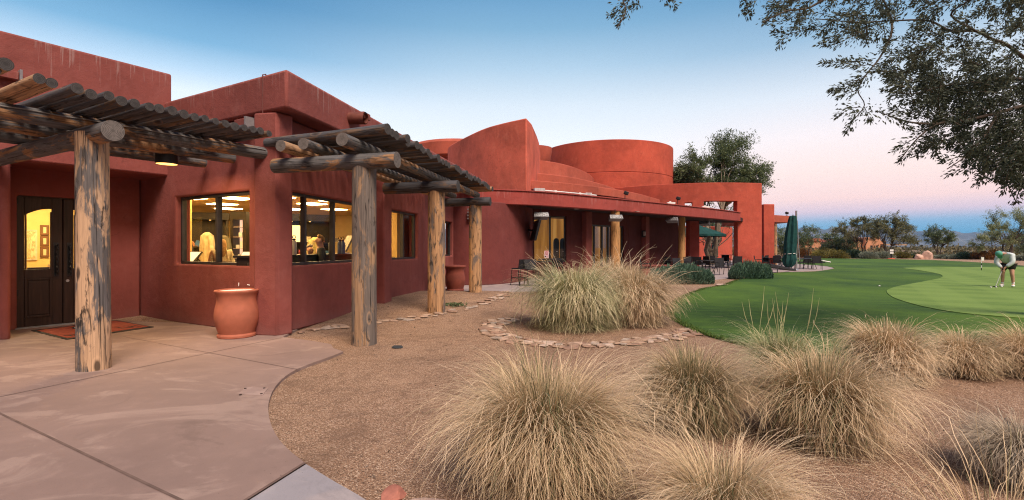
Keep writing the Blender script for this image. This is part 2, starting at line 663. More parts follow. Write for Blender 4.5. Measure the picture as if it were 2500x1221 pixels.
def wmix(f, a, b, typ='MIX'):
    n = wn('ShaderNodeMix', data_type='RGBA', blend_type=typ)
    for s, v in ((n.inputs[0], f), (n.inputs[6], a), (n.inputs[7], b)):
        if hasattr(v, 'is_output'):
            wt.links.new(v, s)
        elif isinstance(v, (int, float)):
            s.default_value = v
        else:
            s.default_value = (*v, 1)
    return n.outputs[2]


def wstep(v, a, b):
    n = wn('ShaderNodeMapRange', interpolation_type='SMOOTHSTEP')
    n.inputs[1].default_value, n.inputs[2].default_value = a, b
    wt.links.new(v, n.inputs[0])
    return n.outputs[0]


left = skyramp([(0, (240, 240, 240)), (12, (236, 243, 249)), (15, (224, 236, 247)), (17, (182, 211, 235)), (19.5, (124, 174, 210)), (24, (84, 140, 184)), (34, (50, 105, 160)), (60, (40, 85, 140))])
mid = skyramp([(0, (246, 226, 220)), (7, (244, 240, 240)), (12, (234, 239, 245)), (16, (214, 226, 237)), (20, (172, 200, 222)), (24, (126, 170, 202)), (29, (88, 142, 186)), (60, (44, 90, 146))])
right = skyramp([(0, (120, 172, 205)), (1.4, (106, 170, 205)), (2.5, (140, 178, 210)), (3.5, (220, 198, 212)), (4.8, (250, 214, 209)), (7.5, (250, 225, 218)), (11, (244, 233, 234)), (15, (216, 224, 234)), (20, (150, 182, 208)), (25, (104, 152, 190)), (60, (48, 94, 148))])
sky = wmix(wstep(azim, -34, -2), left, mid)
sky = wmix(wstep(azim, 4, 34), sky, right)
# unseen warm sky behind the viewer, darkened low to dim the covered patio
back = skyramp([(0, (44, 44, 56)), (9, (78, 70, 74)), (20, (160, 140, 132)), (34, (200, 184, 178)), (60, (100, 126, 164))])
sky = wmix(wstep(wm('ABSOLUTE', azim), 75, 130), sky, back)
nish = wn('ShaderNodeTexSky', sky_type='NISHITA')
nish.sun_disc = False
nish.sun_elevation = SUN_EL
nish.sun_rotation = SUN_AZ
bg1 = wn('ShaderNodeBackground')
bg1.inputs[1].default_value = 0.88
bg2 = wn('ShaderNodeBackground')
bg2.inputs[1].default_value = 0.006
wt.links.new(sky, bg1.inputs[0])
wt.links.new(nish.outputs[0], bg2.inputs[0])
ad = wn('ShaderNodeAddShader')
wt.links.new(bg1.outputs[0], ad.inputs[0])
wt.links.new(bg2.outputs[0], ad.inputs[1])
wo = wn('ShaderNodeOutputWorld')
wt.links.new(ad.outputs[0], wo.inputs[0])

sun = bpy.data.objects.new('sun', bpy.data.lights.new('sun', 'SUN'))
COL.objects.link(sun)
sun.data.energy = 4.0
sun.data.angle = math.radians(28)
sun.data.color = (1, .83, .70)
# direction towards the sun
sdir = Vector((math.sin(SUN_AZ) * math.cos(SUN_EL), math.cos(SUN_AZ) * math.cos(SUN_EL), math.sin(SUN_EL)))
sun.rotation_euler = sdir.to_track_quat('Z', 'Y').to_euler()


# ------------------------------------------------------------------ ground sheets
def sstep(a, b, x):
    t = np.clip((x - a) / (b - a), 0, 1)
    return t * t * (3 - 2 * t)


def ground_h(x, y):
    x, y = np.asarray(x, float), np.asarray(y, float)
    m = .21 * sstep(8.6, 13.6, y) * (1 - sstep(14.8, 16.6, y)) * (1 - sstep(-.6, .9, x))
    fade = np.clip((40 - y) / 20, 0, 1)
    return m + fade * .007 * (np.sin(x * 1.9 + y * .7) + np.sin(y * 2.3 - x * 1.1)) * .5


def gh(x, y):
    return float(ground_h(x, y))


t = NT('decomposed granite')
v = t.coord()
vo = t.n('ShaderNodeTexVoronoi', feature='F1')
vo.inputs['Scale'].default_value = 130
t.l(v, vo.inputs['Vector'])
vs_ = sep_z(t, vo.outputs['Color'])
c = t.ramp(vs_[0], [(0, (.10, .055, .033)), (.3, (.275, .163, .098)), (.8, (.41, .252, .16)), (1, (.70, .52, .38))])
bl = t.noise(v, .55, 7, .68, .7)
fine = t.noise(v, 14, 5, .7)
c = t.mix(t.math('MULTIPLY', t.step(bl, .52, .30), .60), c, (.17, .10, .062))
b2 = t.noise(v, 3.2, 6, .7, .6)
c = t.mix(t.math('MULTIPLY', t.step(b2, .50, .34), .45), c, (.15, .085, .055))
c = t.mix(t.math('MULTIPLY', t.step(bl, .54, .72), .30), c, (.56, .36, .23))
c = t.mix(t.math('MULTIPLY', t.step(fine, .60, .74), .55), c, (.09, .055, .038))
t.bump(t.math('ADD', t.math('MULTIPLY', vo.outputs['Distance'], -1.2), t.math('MULTIPLY', fine, 1.5)), .8, .012)
M['gravel'] = t.out(c, .95)


def concrete(name, col, col2):
    t = NT(name)
    v = t.coord()
    a = t.noise(v, .45, 6, .6, .5)
    b = t.noise(v, 3.5, 6, .65)
    c = t.ramp(a, [(.28, col2), (.62, col)])
    c = t.mix(t.math('MULTIPLY', t.step(b, .48, .72), .28), c, tuple(min(1, k * 1.3) for k in col))
    c = t.mix(t.math('MULTIPLY', t.step(b, .44, .26), .28), c, tuple(k * .62 for k in col))
    sp = t.noise(v, 38, 2, .5)
    cl = t.noise(v, 1.1, 2)
    c = t.mix(t.math('MULTIPLY', t.math('MULTIPLY', t.step(sp, .70, .74), t.step(cl, .56, .66)), .75), c, (.05, .035, .03))
    wt_ = t.noise(t.coord((1, 1.6, 1)), .9, 5, .6, 1.2)
    c = t.mix(t.math('MULTIPLY', t.step(wt_, .50, .60), .16), c, (.62, .47, .39))
    st = t.noise(t.coord((1, 1.3, 1)), .75, 7, .68, 1.6)
    c = t.mix(t.math('MULTIPLY', t.step(st, .57, .66), .32), c, tuple(k * .62 for k in col2))
    pore = t.noise(v, 160, 2, .6)
    c = t.mix(t.math('MULTIPLY', t.step(pore, .58, .7), .28), c, tuple(k * .55 for k in col2))
    t.bump(t.math('ADD', t.noise(v, 120, 2), t.math('MULTIPLY', b, .8)), .22, .004)
    return t.out(c, .78)


M['concrete'] = concrete('pink tinted concrete', (.258, .176, .148), (.186, .126, .108))
M['concrete_gray'] = concrete('grey concrete', (.285, .265, .28), (.24, .22, .235))
M['patio'] = concrete('patio paving', (.33, .27, .26), (.25, .205, .20))


def turf(name, a, b, stripe=None, scale=1.0):
    t = NT(name)
    v = t.coord()
    n1 = t.noise(t.coord((.8, .5, 1)), .30, 6, .62, .8)
    n2 = t.noise(t.coord((.6, 2.4, 1)), 1.5, 6, .72)
    n3 = t.noise(t.coord((1, 1.6, 1)), 17, 5, .75)
    c = t.ramp(n1, [(.32, b), (.66, a)])
    c = t.mix(t.math('MULTIPLY', t.step(n2, .42, .72), .35), c, tuple(k * 1.55 for k in a))
    c = t.mix(t.math('MULTIPLY', t.step(n3, .5, .3), .55 * scale), c, tuple(k * .35 for k in b))
    c = t.mix(t.math('MULTIPLY', t.step(n3, .55, .75), .40 * scale), c, (a[0] * 1.9, a[1] * 1.5, a[2] * 1.3))
    if stripe:
        for dx, dy in ((.62, .8), (.8, -.55)):
            w = t.math('SINE', t.math('ADD', t.math('MULTIPLY', sep_z(t, v)[0], dx * 3.4), t.math('MULTIPLY', sep_z(t, v)[1], dy * 3.4)))
            c = t.mix(t.math('MULTIPLY', t.step(w, -.3, .3), .34), c, stripe)
    t.bump(n3, .7, .02)
    return t.out(c, .95)


M['lawn'] = turf('mown lawn', (.072, .140, .011), (.014, .050, .008))
M['green'] = turf('putting green turf', (.128, .205, .038), (.095, .165, .028), (.185, .275, .06), .25)

xs = np.unique(np.concatenate([-np.geomspace(30, 6000, 14)[::-1], np.arange(-30, 30, 1.5), np.arange(-5, 3, .35), np.geomspace(30, 6000, 14)]))
ys = np.unique(np.concatenate([-np.geomspace(4, 400, 8)[::-1], np.arange(-4, 40, 1.5), np.arange(8, 18, .35), np.geomspace(40, 6500, 16)]))
gx, gy = np.meshgrid(xs, ys)
gz = ground_h(gx, gy) - .012
nx, ny = len(xs), len(ys)
idx = np.arange(nx * ny).reshape(ny, nx)
q = np.stack([idx[:-1, :-1], idx[:-1, 1:], idx[1:, 1:], idx[1:, :-1]], -1).reshape(-1, 4)
tag(np_mesh('ground', np.stack([gx, gy, gz], -1).reshape(-1, 3), q, M['gravel'], smooth=True), kind='structure')


def sheet(name, poly, z, m, bottom=-.08):
    b = MB()
    b.prism([(p[0], p[1]) for p in poly], bottom, z)
    return tag(b.build(name, m, smooth=False, fixn=True), kind='structure')


def spl(pts, k=5, closed=False):
    """Catmull-Rom through plan or space points"""
    pts = [Vector(p if len(p) == 3 else (p[0], p[1], 0)) for p in pts]
    out, n = [], len(pts)
    for i in range(n if closed else n - 1):
        if closed:
            a, b, c, d = pts[i - 1], pts[i], pts[(i + 1) % n], pts[(i + 2) % n]
        else:
            a, b, c, d = pts[max(i - 1, 0)], pts[i], pts[i + 1], pts[min(i + 2, n - 1)]
        for j in range(k):
            u = j / k
            out.append(.5 * ((2 * b) + (c - a) * u + (2 * a - 5 * b + 4 * c - d) * u * u + (3 * b - a - 3 * c + d) * u ** 3))
    if not closed:
        out.append(pts[-1])
    return out


ZW = .02
edge = [G(838, 858, ZW), G(800, 873, ZW), G(760, 887, ZW), G(720, 904, ZW), G(690, 924, ZW), G(668, 950, ZW), G(656, 982, ZW), G(656, 1012, ZW), G(664, 1042, ZW), G(681, 1072, ZW), G(706, 1099, ZW), G(745, 1130, ZW)]
edge2 = [G(745, 1130, ZW), G(810, 1170, ZW), G(880, 1210, ZW), G(960, 1262, ZW), (.0, 2.2, 0), (.9, 1.6, 0)]
top = [G(690, 823, ZW), G(760, 832, ZW), G(808, 840, ZW), G(814, 850, ZW)]
jl = G(600, 1221, ZW)
e1 = G(745, 1130, ZW)
dv = Vector(jl) - Vector(e1)
jend = tuple(Vector(e1) + dv * 3.2)
pink = top + spl(edge, 4) + [jend, (-16, -1.0, 0), (-16, 11.5, 0), (-9.5, 10.3, 0), (-3.95, 9.2, 0)]
sheet('walkway', pink, ZW, M['concrete'])
sheet('side_path', spl(edge2, 4) + [(.5, -1.5, 0), (-16, -1.5, 0), (-16, -1.01, 0), tuple(Vector(e1) + dv * 3.2 + Vector((.01, -.012, 0))), tuple(Vector(e1) + Vector((.012, -.012, 0)))], ZW - .004, M['concrete_gray'])


def strip(b, p, q, w, z, mat=0):
    p, q = Vector((p[0], p[1], 0)), Vector((q[0], q[1], 0))
    d = (q - p).normalized()
    n = Vector((-d.y, d.x, 0)) * w / 2
    b.add([(*(p - n).xy, z), (*(q - n).xy, z), (*(q + n).xy, z), (*(p + n).xy, z)], [(0, 1, 2, 3)], mat)


b = MB()
strip(b, tuple(Vector(G(0, 1010, ZW)) + (Vector(G(0, 1010, ZW)) - Vector(G(440, 1221, ZW))) * .6), tuple(Vector(G(440, 1221, ZW)) * 1.0 + (Vector(G(440, 1221, ZW)) - Vector(G(0, 1010, ZW))) * .5), .020, ZW + .003)
strip(b, (G(300, 822, ZW)), G(735, 904, ZW), .010, ZW + .003)
strip(b, G(690, 824, ZW), G(-250, 1022, ZW), .012, ZW + .0035)
strip(b, e1, jend, .022, ZW + .004)
tag(b.build('walkway_joints', plain('joint filler', (.13, .085, .07), .9), smooth=False), kind='structure')

ZP = .016
pat = [G(1060, 712), G(1180, 711), G(1245, 713), G(1310, 712), G(1400, 703), G(1560, 694), G(1740, 684), G(1790, 679), G(1850, 671), G(1900, 664.5), G(1960, 663), G(2005, 661), G(2032, 656.5), G(2036, 653.5), G(2020, 649.5), G(1990, 646.5), G(1960, 645), (27, 49, 0), (27, 66, 0), (9, 66, 0), (9, 40, 0), (-4.5, 24, 0), (-4.5, 17, 0)]
sheet('patio_paving', pat, ZP, M['patio'])
ZL = .034
lawn = [G(2036, 656, ZL), G(1990, 662.5, ZL), G(1900, 665.5, ZL), G(1850, 674, ZL), G(1800, 684, ZL), G(1767, 697, ZL), G(1725, 703, ZL), G(1690, 715, ZL), G(1667, 725, ZL), G(1642, 742, ZL), G(1634, 757, ZL), G(1645, 776, ZL), G(1705, 806, ZL), G(1767, 826, ZL), G(1819, 838, ZL), G(1860, 848, ZL), G(1930, 858, ZL), G(2020, 863, ZL), G(2120, 864, ZL), G(2220, 862, ZL), G(2300, 858, ZL), G(2400, 851, ZL), G(2520, 843, ZL), G(2750, 830, ZL)]
lawn = spl([Vector((p[0], p[1], 0)) for p in lawn], 4) + [Vector(p) for p in ((40, 9, 0), (90, 30, 0), G(2700, 658), G(2500, 649.5), G(2400, 642), G(2300, 636.5), G(2200, 633.6), G(2100, 632.3), G(1990, 631.3), G(1930, 631.5), (28, 60, 0), (27.5, 49, 0), G(1962, 645.5, ZL), G(1990, 647, ZL), G(2020, 650, ZL), G(2038, 654, ZL))]
sheet('lawn', lawn, ZL, M['lawn'])
gp = [(2165, 712), (2172, 705), (2200, 697), (2250, 688), (2290, 680), (2301, 675.5), (2296, 670), (2272, 664.5), (2238, 659), (2210, 655.5), (2206, 654), (2225, 653), (2300, 652.4), (2400, 652), (2500, 652), (2700, 654), (3000, 690), (2900, 760), (2700, 784), (2500, 776), (2420, 770), (2340, 762.5), (2270, 751), (2220, 739), (2180, 725)]
sheet('putting_green', spl([G(x, y, .05) for x, y in gp], 5, True), .05, M['green'], .0)

# mountains on the horizon
rid = [(-3500, 556), (-2200, 560), (-900, 558), (0, 562), (700, 556), (1300, 562), (1700, 560), (1860, 562), (1900, 558), (1920, 557), (1940, 560), (1960, 556), (1985, 556), (2000, 557.5), (2015, 561), (2035, 556.5), (2060, 552), (2100, 548), (2150, 552), (2200, 560), (2240, 565), (2262, 563), (2276, 558), (2286, 556), (2300, 563), (2330, 563.5), (2350, 569), (2362, 570), (2378, 566), (2400, 569), (2440, 567), (2500, 574), (2700, 562), (3200, 570), (4200, 560), (5500, 565)]
YM = 3400.0
vv, qq = [], []
rr = random.Random(3)
xsr = np.concatenate([np.linspace(rid[0][0], 1850, 60), np.linspace(1855, 2560, 140), np.linspace(2580, rid[-1][0], 50)])
zr = np.interp(xsr, [p[0] for p in rid], [p[1] for p in rid])
prof = [(-900, 0.0), (-700, .12), (-450, .34), (-220, .68), (0, 1.0), (300, .6), (700, 0)]
for i, (px, py) in enumerate(zip(xsr, zr)):
    x0 = (px - CX) * YM / F
    H = EYE + (HY - py) * YM / F + rr.uniform(-2, 2)
    for j, (dy, k) in enumerate(prof):
        w = 1 + (.28 * math.sin(px * .045 + j * 1.7) + .2 * math.sin(px * .13 + j)) * (0 if k in (0, 1) else 1)
        vv.append((x0 * (1 + dy / YM * .9), YM + dy, H * k * w - (2 if k == 0 else 0)))
n = len(prof)
for i in range(len(xsr) - 1):
    for j in range(n - 1):
        qq.append((i * n + j, (i + 1) * n + j, (i + 1) * n + j + 1, i * n + j + 1))
M['rock_far'] = plain('desert mountain rock', (.13, .125, .12), .95, 0, .35, .008)
tag(np_mesh('mountains', vv, qq, M['rock_far'], smooth=True), kind='structure')

# the air: one closed box of thin even haze round everything
b = MB()
b.box(-7200, 7200, -520, 7300, -6, 168)
hz = b.build('haze', [bpy.data.materials.new('air')], smooth=False)
hm = hz.data.materials[0]
hm.use_nodes = True
hn = hm.node_tree
hn.nodes.clear()
pv = hn.nodes.new('ShaderNodeVolumePrincipled')
pv.inputs['Color'].default_value = (.20, .54, 1.0, 1)
pv.inputs['Density'].default_value = .000095
pv.inputs['Anisotropy'].default_value = .0
ho = hn.nodes.new('ShaderNodeOutputMaterial')
hn.links.new(pv.outputs[0], ho.inputs['Volume'])
tag(hz, kind='stuff')
sc.cycles.volume_bounces = 0
# ------------------------------------------------------------------ clubhouse
club = world_thing('clubhouse', 'sprawling red stucco clubhouse with curved walls, a round tower and shaded patio', 'building')


def frame_m(p, d):
    return Matrix(((d[0], -d[1], 0, p[0]), (d[1], d[0], 0, p[1]), (0, 0, 1, 0), (0, 0, 0, 1)))


def unit2(d):
    l = math.hypot(*d)
    return (d[0] / l, d[1] / l)


A0, D1 = (-8.09, 10.59), unit2((3.97, -2.22))
B0, D2 = (-3.97 - .1829 * .4, 8.61 - .9831 * .4), unit2((.186, 1.0))
DD, DDIR = (-8.97, 8.91), unit2((.563, .826))
UW = (-8.29, 8.08)                       # upper wall plane over the entrance
XW1, XW2, XD = frame_m(A0, D1), frame_m(B0, D2), frame_m(DD, DDIR)
XU = frame_m(UW, DDIR)


def wpart(name, mats, mb, parent=club, bevel=.035, weld=True):
    return mb.build(name, mats, parent, bevel=bevel, weld=weld, fixn=True)


def window(xf, s0, s1, z0, z1, mull, rec=.10, fw=.055, gl='glass', nm='window'):
    b = MB(xf)
    b.box(s0, s1, rec, rec + .09, z0, z0 + fw)
    b.box(s0, s1, rec, rec + .09, z1 - fw, z1)
    ms = [s0] + list(mull) + [s1]
    b.box(s0, s0 + fw, rec, rec + .09, z0 + fw, z1 - fw)
    b.box(s1 - fw, s1, rec, rec + .09, z0 + fw, z1 - fw)
    for m_ in mull:
        b.box(m_ - fw * .6, m_ + fw * .6, rec - .01, rec + .09, z0 + fw, z1 - fw)
    o = b.build(nm, M['frame'], club, bevel=.006, smooth=False)
    for a, c in zip(ms, ms[1:]):
        g = MB(xf)
        g.add([(a + .02, rec + .05, z0 + .02), (c - .02, rec + .05, z0 + .02), (c - .02, rec + .05, z1 - .02), (a + .02, rec + .05, z1 - .02)], [(0, 1, 2, 3)])
        g.build('pane', M[gl], o, smooth=False)
    return o


SILL, HEAD = 1.175, 2.515
# wing wall with the first window; its fascia; the corner
w1s0, w1s1 = hit(428, A0, D1), hit(607, A0, D1)
L1 = 4.75
b = MB()
b.wall([at(A0, D1, -.3), at(A0, D1, L1)], .30, 0, 3.79, [(w1s0 + .3, w1s1 + .3, SILL, HEAD)])
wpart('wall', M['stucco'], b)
window(XW1, w1s0, w1s1, SILL, HEAD, [hit(516, A0, D1)])
C = at(A0, D1, L1)
# corner pilaster, proud of the second wall
b = MB(frame_m(C, D2))
b.box(-.012, .30, .003, .45, 0, 3.788)
wpart('pilaster', M['stucco'], b)
# second wall with the second and third windows
sA, sB = hit(691, B0, D2), hit(890, B0, D2)
s3a, s3b = hit(957, B0, D2), hit(1021, B0, D2)
sEnd = hit(1031, B0, D2)
b = MB()
b.wall([at(B0, D2, .1), at(B0, D2, sEnd)], .30, 0, 3.79, [(sA - .1, sB - .1, SILL, HEAD), (s3a - .1, s3b - .1, SILL, HEAD)])
wpart('wall', M['stucco'], b)
window(XW2, sA, sB, SILL, HEAD, [hit(757, B0, D2), hit(826, B0, D2)])
window(XW2, s3a, s3b, SILL, HEAD, [hit(993, B0, D2)])
P2 = (B0[0] + D2[1] * .25, B0[1] - D2[0] * .25)
b = MB(XW2)
b.box(hit(938, P2, D2), hit(957.5, P2, D2), -.25, .02, 0, 3.786)
wpart('pilaster', M['stucco'], b)
# the stretch beyond, set back, with the fourth window
B3 = (B0[0] - D2[1] * .42, B0[1] + D2[0] * .42)
XW3 = frame_m(B3, D2)
s4a, s4b = hit(1074, B3, D2), hit(1105, B3, D2)
b = MB()
b.wall([at(B3, D2, sEnd - .05), at(B3, D2, 11.6)], .30, 0, 3.79, [(s4a - sEnd + .05, s4b - sEnd + .05, SILL, HEAD)])
wpart('wall', M['stucco'], b)
window(XW3, s4a, s4b, SILL, HEAD, [])
b = MB(XW3)
b.box(sEnd - .02, sEnd + .28, -.42, -.005, 0, 3.784)
wpart('pilaster', M['stucco'], b)
# parapet fascias
cq = at(A0, D1, L1 + .33)
F0 = (cq[0] - D1[1] * -.035 * 1.0 - .034, cq[1] - .03)
b = MB()
b.wall([(F0[0] - D1[0] * 4.05, F0[1] - D1[1] * 4.05), F0, at(F0, D2, 14.3)], .46, 3.80, 4.45)
wpart('parapet', M['stucco'], b, bevel=.05)
b = MB()
b.prism([at(A0, D1, .2), at(A0, D1, L1 - .3), at(B0, D2, 1.0), at(B3, D2, 12.5), (-8, 22), (-14, 18)], 3.9, 4.1)
b.xf = Matrix.Translation((0, .45, 0))
wpart('roof', plain('flat roof', (.35, .33, .32), .9), b, bevel=0)
# scupper pipe through the fascia
FX = frame_m(F0, D2)
ss_ = hit(855, F0, D2)
b = MB()
p0, p1 = FX @ Vector((ss_, .1, 4.17)), FX @ Vector((ss_, -.34, 4.15))
b.tube([p0, p1], .125, 20, caps=False)
b.tube([p1, p0], .105, 20, caps=False)
b.build('scupper', plain('rusty scupper pipe', (.16, .05, .035), .7), club)
b = MB(FX)
b.box(ss_ + .02, ss_ + .30, -.30, -.02, 4.17, 4.30)
b.build('scupper_box', plain('rusty scupper pipe', (.22, .06, .04), .7), club, bevel=.01)
# conduit up the corner of the first wall
cs = hit(648, A0, D1)
b = MB(XW1)
b.tube([(cs, .04, 4.44), (cs, .0, 4.475), (cs, -.05, 4.455), (cs, -.05, 3.0), (cs, -.05, 2.8)], .011, 6)
b.build('conduit', plain('painted conduit', (.14, .04, .032), .6), club)
b = MB(XW1)
us = hit(606, A0, D1)
b.box(us - .16, us + .14, -.16, .0, 3.55, 3.74)
b.build('scupper_box', M['stucco'], club, bevel=.015)
b = MB(XW1)
b.box(us + .145, us + .19, -.17, .0, 3.54, 3.76)
b.build('scupper_lip', plain('grey flashing', (.24, .22, .23), .6), club, smooth=False)

# entrance: niche walls, soffit, tall upper wall
ds0 = hit(42, DD, DDIR)
lw_ = hit(157.5, DD, DDIR) - ds0
ds1 = ds0 + 2 * lw_
DH = 2.46
sc_ = (Vector((A0[0], A0[1])) - Vector(DD)).dot(Vector(DDIR))
b = MB()
b.wall([at(DD, DDIR, -.35), at(DD, DDIR, sc_)], .28, 0, 3.2, [(ds0 + .35, ds1 + .35, -.01, DH)])
wpart('wall', M['stucco'], b)
cn = Vector((-8.17, 7.90))
inn = Vector(at(DD, DDIR, -.34))
b = MB()
b.prism([tuple(cn), (-8.13, 7.98), tuple(inn + Vector((.02, .0))), tuple(inn + Vector((-.3, .25))), (-12.5, 9.6), (-12.5, 8.1)], 0, 2.955)
wpart('wall', M['stucco'], b, bevel=.05)
b = MB(XU)
ue = hit(420, UW, DDIR)
b.box(-7, ue, 0, 5, 2.95, 5.05)
wpart('wall', stucco('stained maroon stucco', RED, [(5.05, .75, .55)]), b, bevel=.04)
b = MB(XU)
us = hit(3, UW, DDIR)
b.box(us - .45, us + .19, -.12, .0, 4.26, 4.40)
b.build('scupper_box', M['stucco'], club, bevel=.015)
b = MB(XU)
b.box(us + .193, us + .225, -.15, .0, 4.26, 4.44)
b.build('scupper_lip', plain('grey flashing', (.24, .22, .23), .6), club, smooth=False)


# the double door
t = NT('dark stained door wood')
g = t.noise(t.coord((14, 14, .9)), 1.6, 6, .65, .5)
c_ = t.ramp(g, [(.25, (.018, .010, .008)), (.55, (.042, .022, .016)), (.8, (.075, .042, .03))])
sc2 = t.noise(t.coord((5, 5, 2)), 2.2, 6, .75)
c_ = t.mix(t.math('MULTIPLY', t.step(sc2, .66, .74), .5), c_, (.16, .12, .10))
t.bump(g, .4, .006)
M['door'] = t.out(c_, .5)


def door_leaf(s0, w, hinge_left):
    xf = frame_m(at(DD, DDIR, s0 + .008), DDIR)
    W = w - .016
    y0, y1 = .10, .155
    b = MB(xf)
    gl, gr = (.105, W - .15) if hinge_left else (.15, W - .105)
    b.box(0, gl, y0, y1, .02, DH - .02)
    b.box(gr, W, y0, y1, .02, DH - .02)
    b.box(gl, gr, y0, y1, .02, .20)
    b.box(gl, gr, y0, y1, .93, 1.10)
    arch = [(gl, DH - .02), (gr, DH - .02)]
    for k in range(9):
        u = k / 8
        arch.append((gr + (gl - gr) * u, (2.24 if hinge_left else 2.10) - (.14 * (u if hinge_left else (1 - u)) ** 2 if True else 0) + (0 if hinge_left else .14)))
    b.slab(arch, y0, y1)
    b.box(gl, gr, y0 + .012, y1, .20, .93)
    b.box(gl + .05, gr - .05, y0 - .006, y0 + .011, .25, .88)
    d = b.build('door', M['door'], club, bevel=.006, smooth=False)
    m = MB(xf)                      # mouldings round the panel and the light
    for a, c, z0, z1 in ((gl, gl + .035, .20, .93), (gr - .035, gr, .20, .93), (gl, gl + .03, 1.10, 2.14), (gr - .03, gr, 1.10, 2.18)):
        m.box(a, c, y0 - .014, y0 - .0005, z0, z1)
    for z0, z1 in ((.20, .235), (.895, .93), (1.10, 1.135)):
        m.box(gl + .036, gr - .036, y0 - .013, y0 - .0004, z0, z1)
    m.build('moulding', M['door'], d, bevel=.005, smooth=False)
    g = MB(xf)
    g.add([(gl, y0 + .03, 1.09), (gr, y0 + .03, 1.09), (gr, y0 + .03, 2.42), (gl, y0 + .03, 2.42)], [(0, 1, 2, 3)])
    g.build('pane', M['glass'], d, smooth=False)
    hx = W - .09 if hinge_left else .09
    h = MB(xf)
    pts, n = [], 26
    for k in range(n + 1):
        u = k / n
        pts.append((hx + .009 * math.sin(u * 40), y0 - .065 + .009 * math.cos(u * 40), .98 + .58 * u))
    h.tube(pts, .014, 8)
    h.tube([(hx, y0 - .06, 1.0), (hx, y0 + .01, .99)], .018, 8)
    h.tube([(hx, y0 - .06, 1.54), (hx, y0 + .01, 1.55)], .018, 8)
    h.box(hx - .035, hx + .035, y0 - .012, y0 - .001, .95, 1.60)
    h.build('handle', plain('dark twisted iron', (.05, .05, .052), .3, .8), d)
    if hinge_left:
        for z in (.62, 1.30, 2.30):
            k = MB(xf)
            k.box(-.02, .022, y0 - .03, y0 - .001, z, z + .11)
            k.build('hinge', M['black'], d, smooth=False)
    else:
        k = MB(xf)
        k.tube([(.06, y0 - .012, .86), (.06, y0, .86)], .026, 14)
        k.build('lock', M['steel'], d)


door_leaf(ds0, lw_, True)
door_leaf(ds0 + lw_, lw_, False)
b = MB(XD)
b.box(ds0 - .06, ds0 + .004, .07, .2, 0, DH + .001)
b.box(ds1 - .004, ds1 + .06, .07, .2, 0, DH + .001)
b.box(ds0 - .06, ds1 + .06, .07, .2, DH - .022, DH + .07)
b.box(ds0 - .05, ds0 + .04, .158, .199, 0, DH - .03)
b.box(ds1 - .04, ds1 + .05, .158, .199, 0, DH - .03)
b.box(ds0 + lw_ - .04, ds0 + lw_ + .04, .158, .199, 0, DH - .03)
b.box(ds0 + .041, ds1 - .041, .158, .199, DH - .08, DH - .023)
b.box(ds0 + .041, ds1 - .041, .158, .199, 0, .06)
b.build('door_frame', M['door'], club, bevel=.006, smooth=False)
b = MB(XD)
b.box(ds0 - .03, ds1 + .03, -.03, .16, ZW, ZW + .016)
b.build('threshold', plain('grey threshold', (.30, .30, .31), .5, .3), club, smooth=False)

# ------------------------------------------------------------------ rooms behind the glass
ROOM = [at(A0, D1, .05), at(A0, D1, L1 - .4), at(B0, D2, .55), at(B3, D2, 10.9), (-4.2, 19.6), (-12.4, 19.6), (-14.2, 14.4)]
ins = [(p[0] - .20 if i in (2, 3) else p[0], p[1] + (.30 if i < 2 else 0)) for i, p in enumerate(ROOM)]
b = MB()
b.prism(ins, 2.80, 2.86)
b.build('ceiling', M['warm_ceiling'], club, smooth=False, fixn=True)
b = MB()
b.prism(ins, .021, .03)
b.build('floor', plain('shop carpet', (.10, .07, .05), .95), club, smooth=False, fixn=True)
b = MB()
b.wall([ins[4], ins[5], ins[6], ins[0]], -.12, .03, 2.80)
b.build('room_wall', M['warm_wall'], club, fixn=True)
b = MB()
b.wall([at(B3, D2, 6.3), (-4.6, 15.6), (-5.4, 18.0)], .1, .03, 2.80)
b.build('room_wall', plain('tan plaster', (.42, .28, .11), .8, 0, .06), club, fixn=True)
b = MB()
for (x, y) in [(-7.2, 11.6), (-6.0, 11.0), (-4.95, 10.5), (-8.4, 12.8), (-7.2, 12.9), (-6.0, 12.6), (-5.0, 12.0), (-9.6, 13.6), (-8.6, 14.6), (-7.2, 14.6), (-5.9, 14.5), (-4.9, 13.6), (-10.6, 15.0), (-9.4, 16.3), (-7.4, 16.5), (-6.0, 16.6), (-4.3, 15.0), (-11.6, 16.6)]:
    xf = Matrix.Translation((x, y, 2.785)) @ Matrix.Rotation(math.radians(-29), 4, 'Z')
    q = MB(xf)
    q.box(-.3, .3, -.3, .3, 0, .012)
    q.build('ceiling_light', M['panel_light'], club, smooth=False)
# entrance lobby
XL = frame_m(at(DD, DDIR, -.3), DDIR)
b = MB(XL)
b.box(-.2, -.1, .3, 2.6, .02, 2.9)
b.box(3.2, 3.3, .3, 2.6, .02, 2.9)
b.box(-.2, 3.3, 2.6, 2.7, .02, 2.9)
b.box(-.2, 3.3, .3, 2.7, 2.75, 2.80)
b.build('lobby_wall', plain('yellow lobby plaster', (.66, .46, .15), .8, 0, .05), club, smooth=False)
b = MB(XL)
b.box(.6, 1.4, .9, 1.7, 2.735, 2.748)
b.build('ceiling_light', emit('lobby light', (1.0, .74, .36), 42.0), club, smooth=False)


def pic(name, label, xf, s0, s1, y, z0, z1, fr, inner, cat='picture', group=None, border=.05):
    t_ = tag(world_thing(name, label, cat), group=group)
    q = MB(xf)
    q.box(s0, s1, y - .03, y, z0, z1)
    q.build('picture_frame', fr, t_, bevel=.004, smooth=False)
    q = MB(xf)
    q.box(s0 + border, s1 - border, y - .034, y - .0305, z0 + border, z1 - border)
    q.build('picture', inner, t_, smooth=False)
    return t_


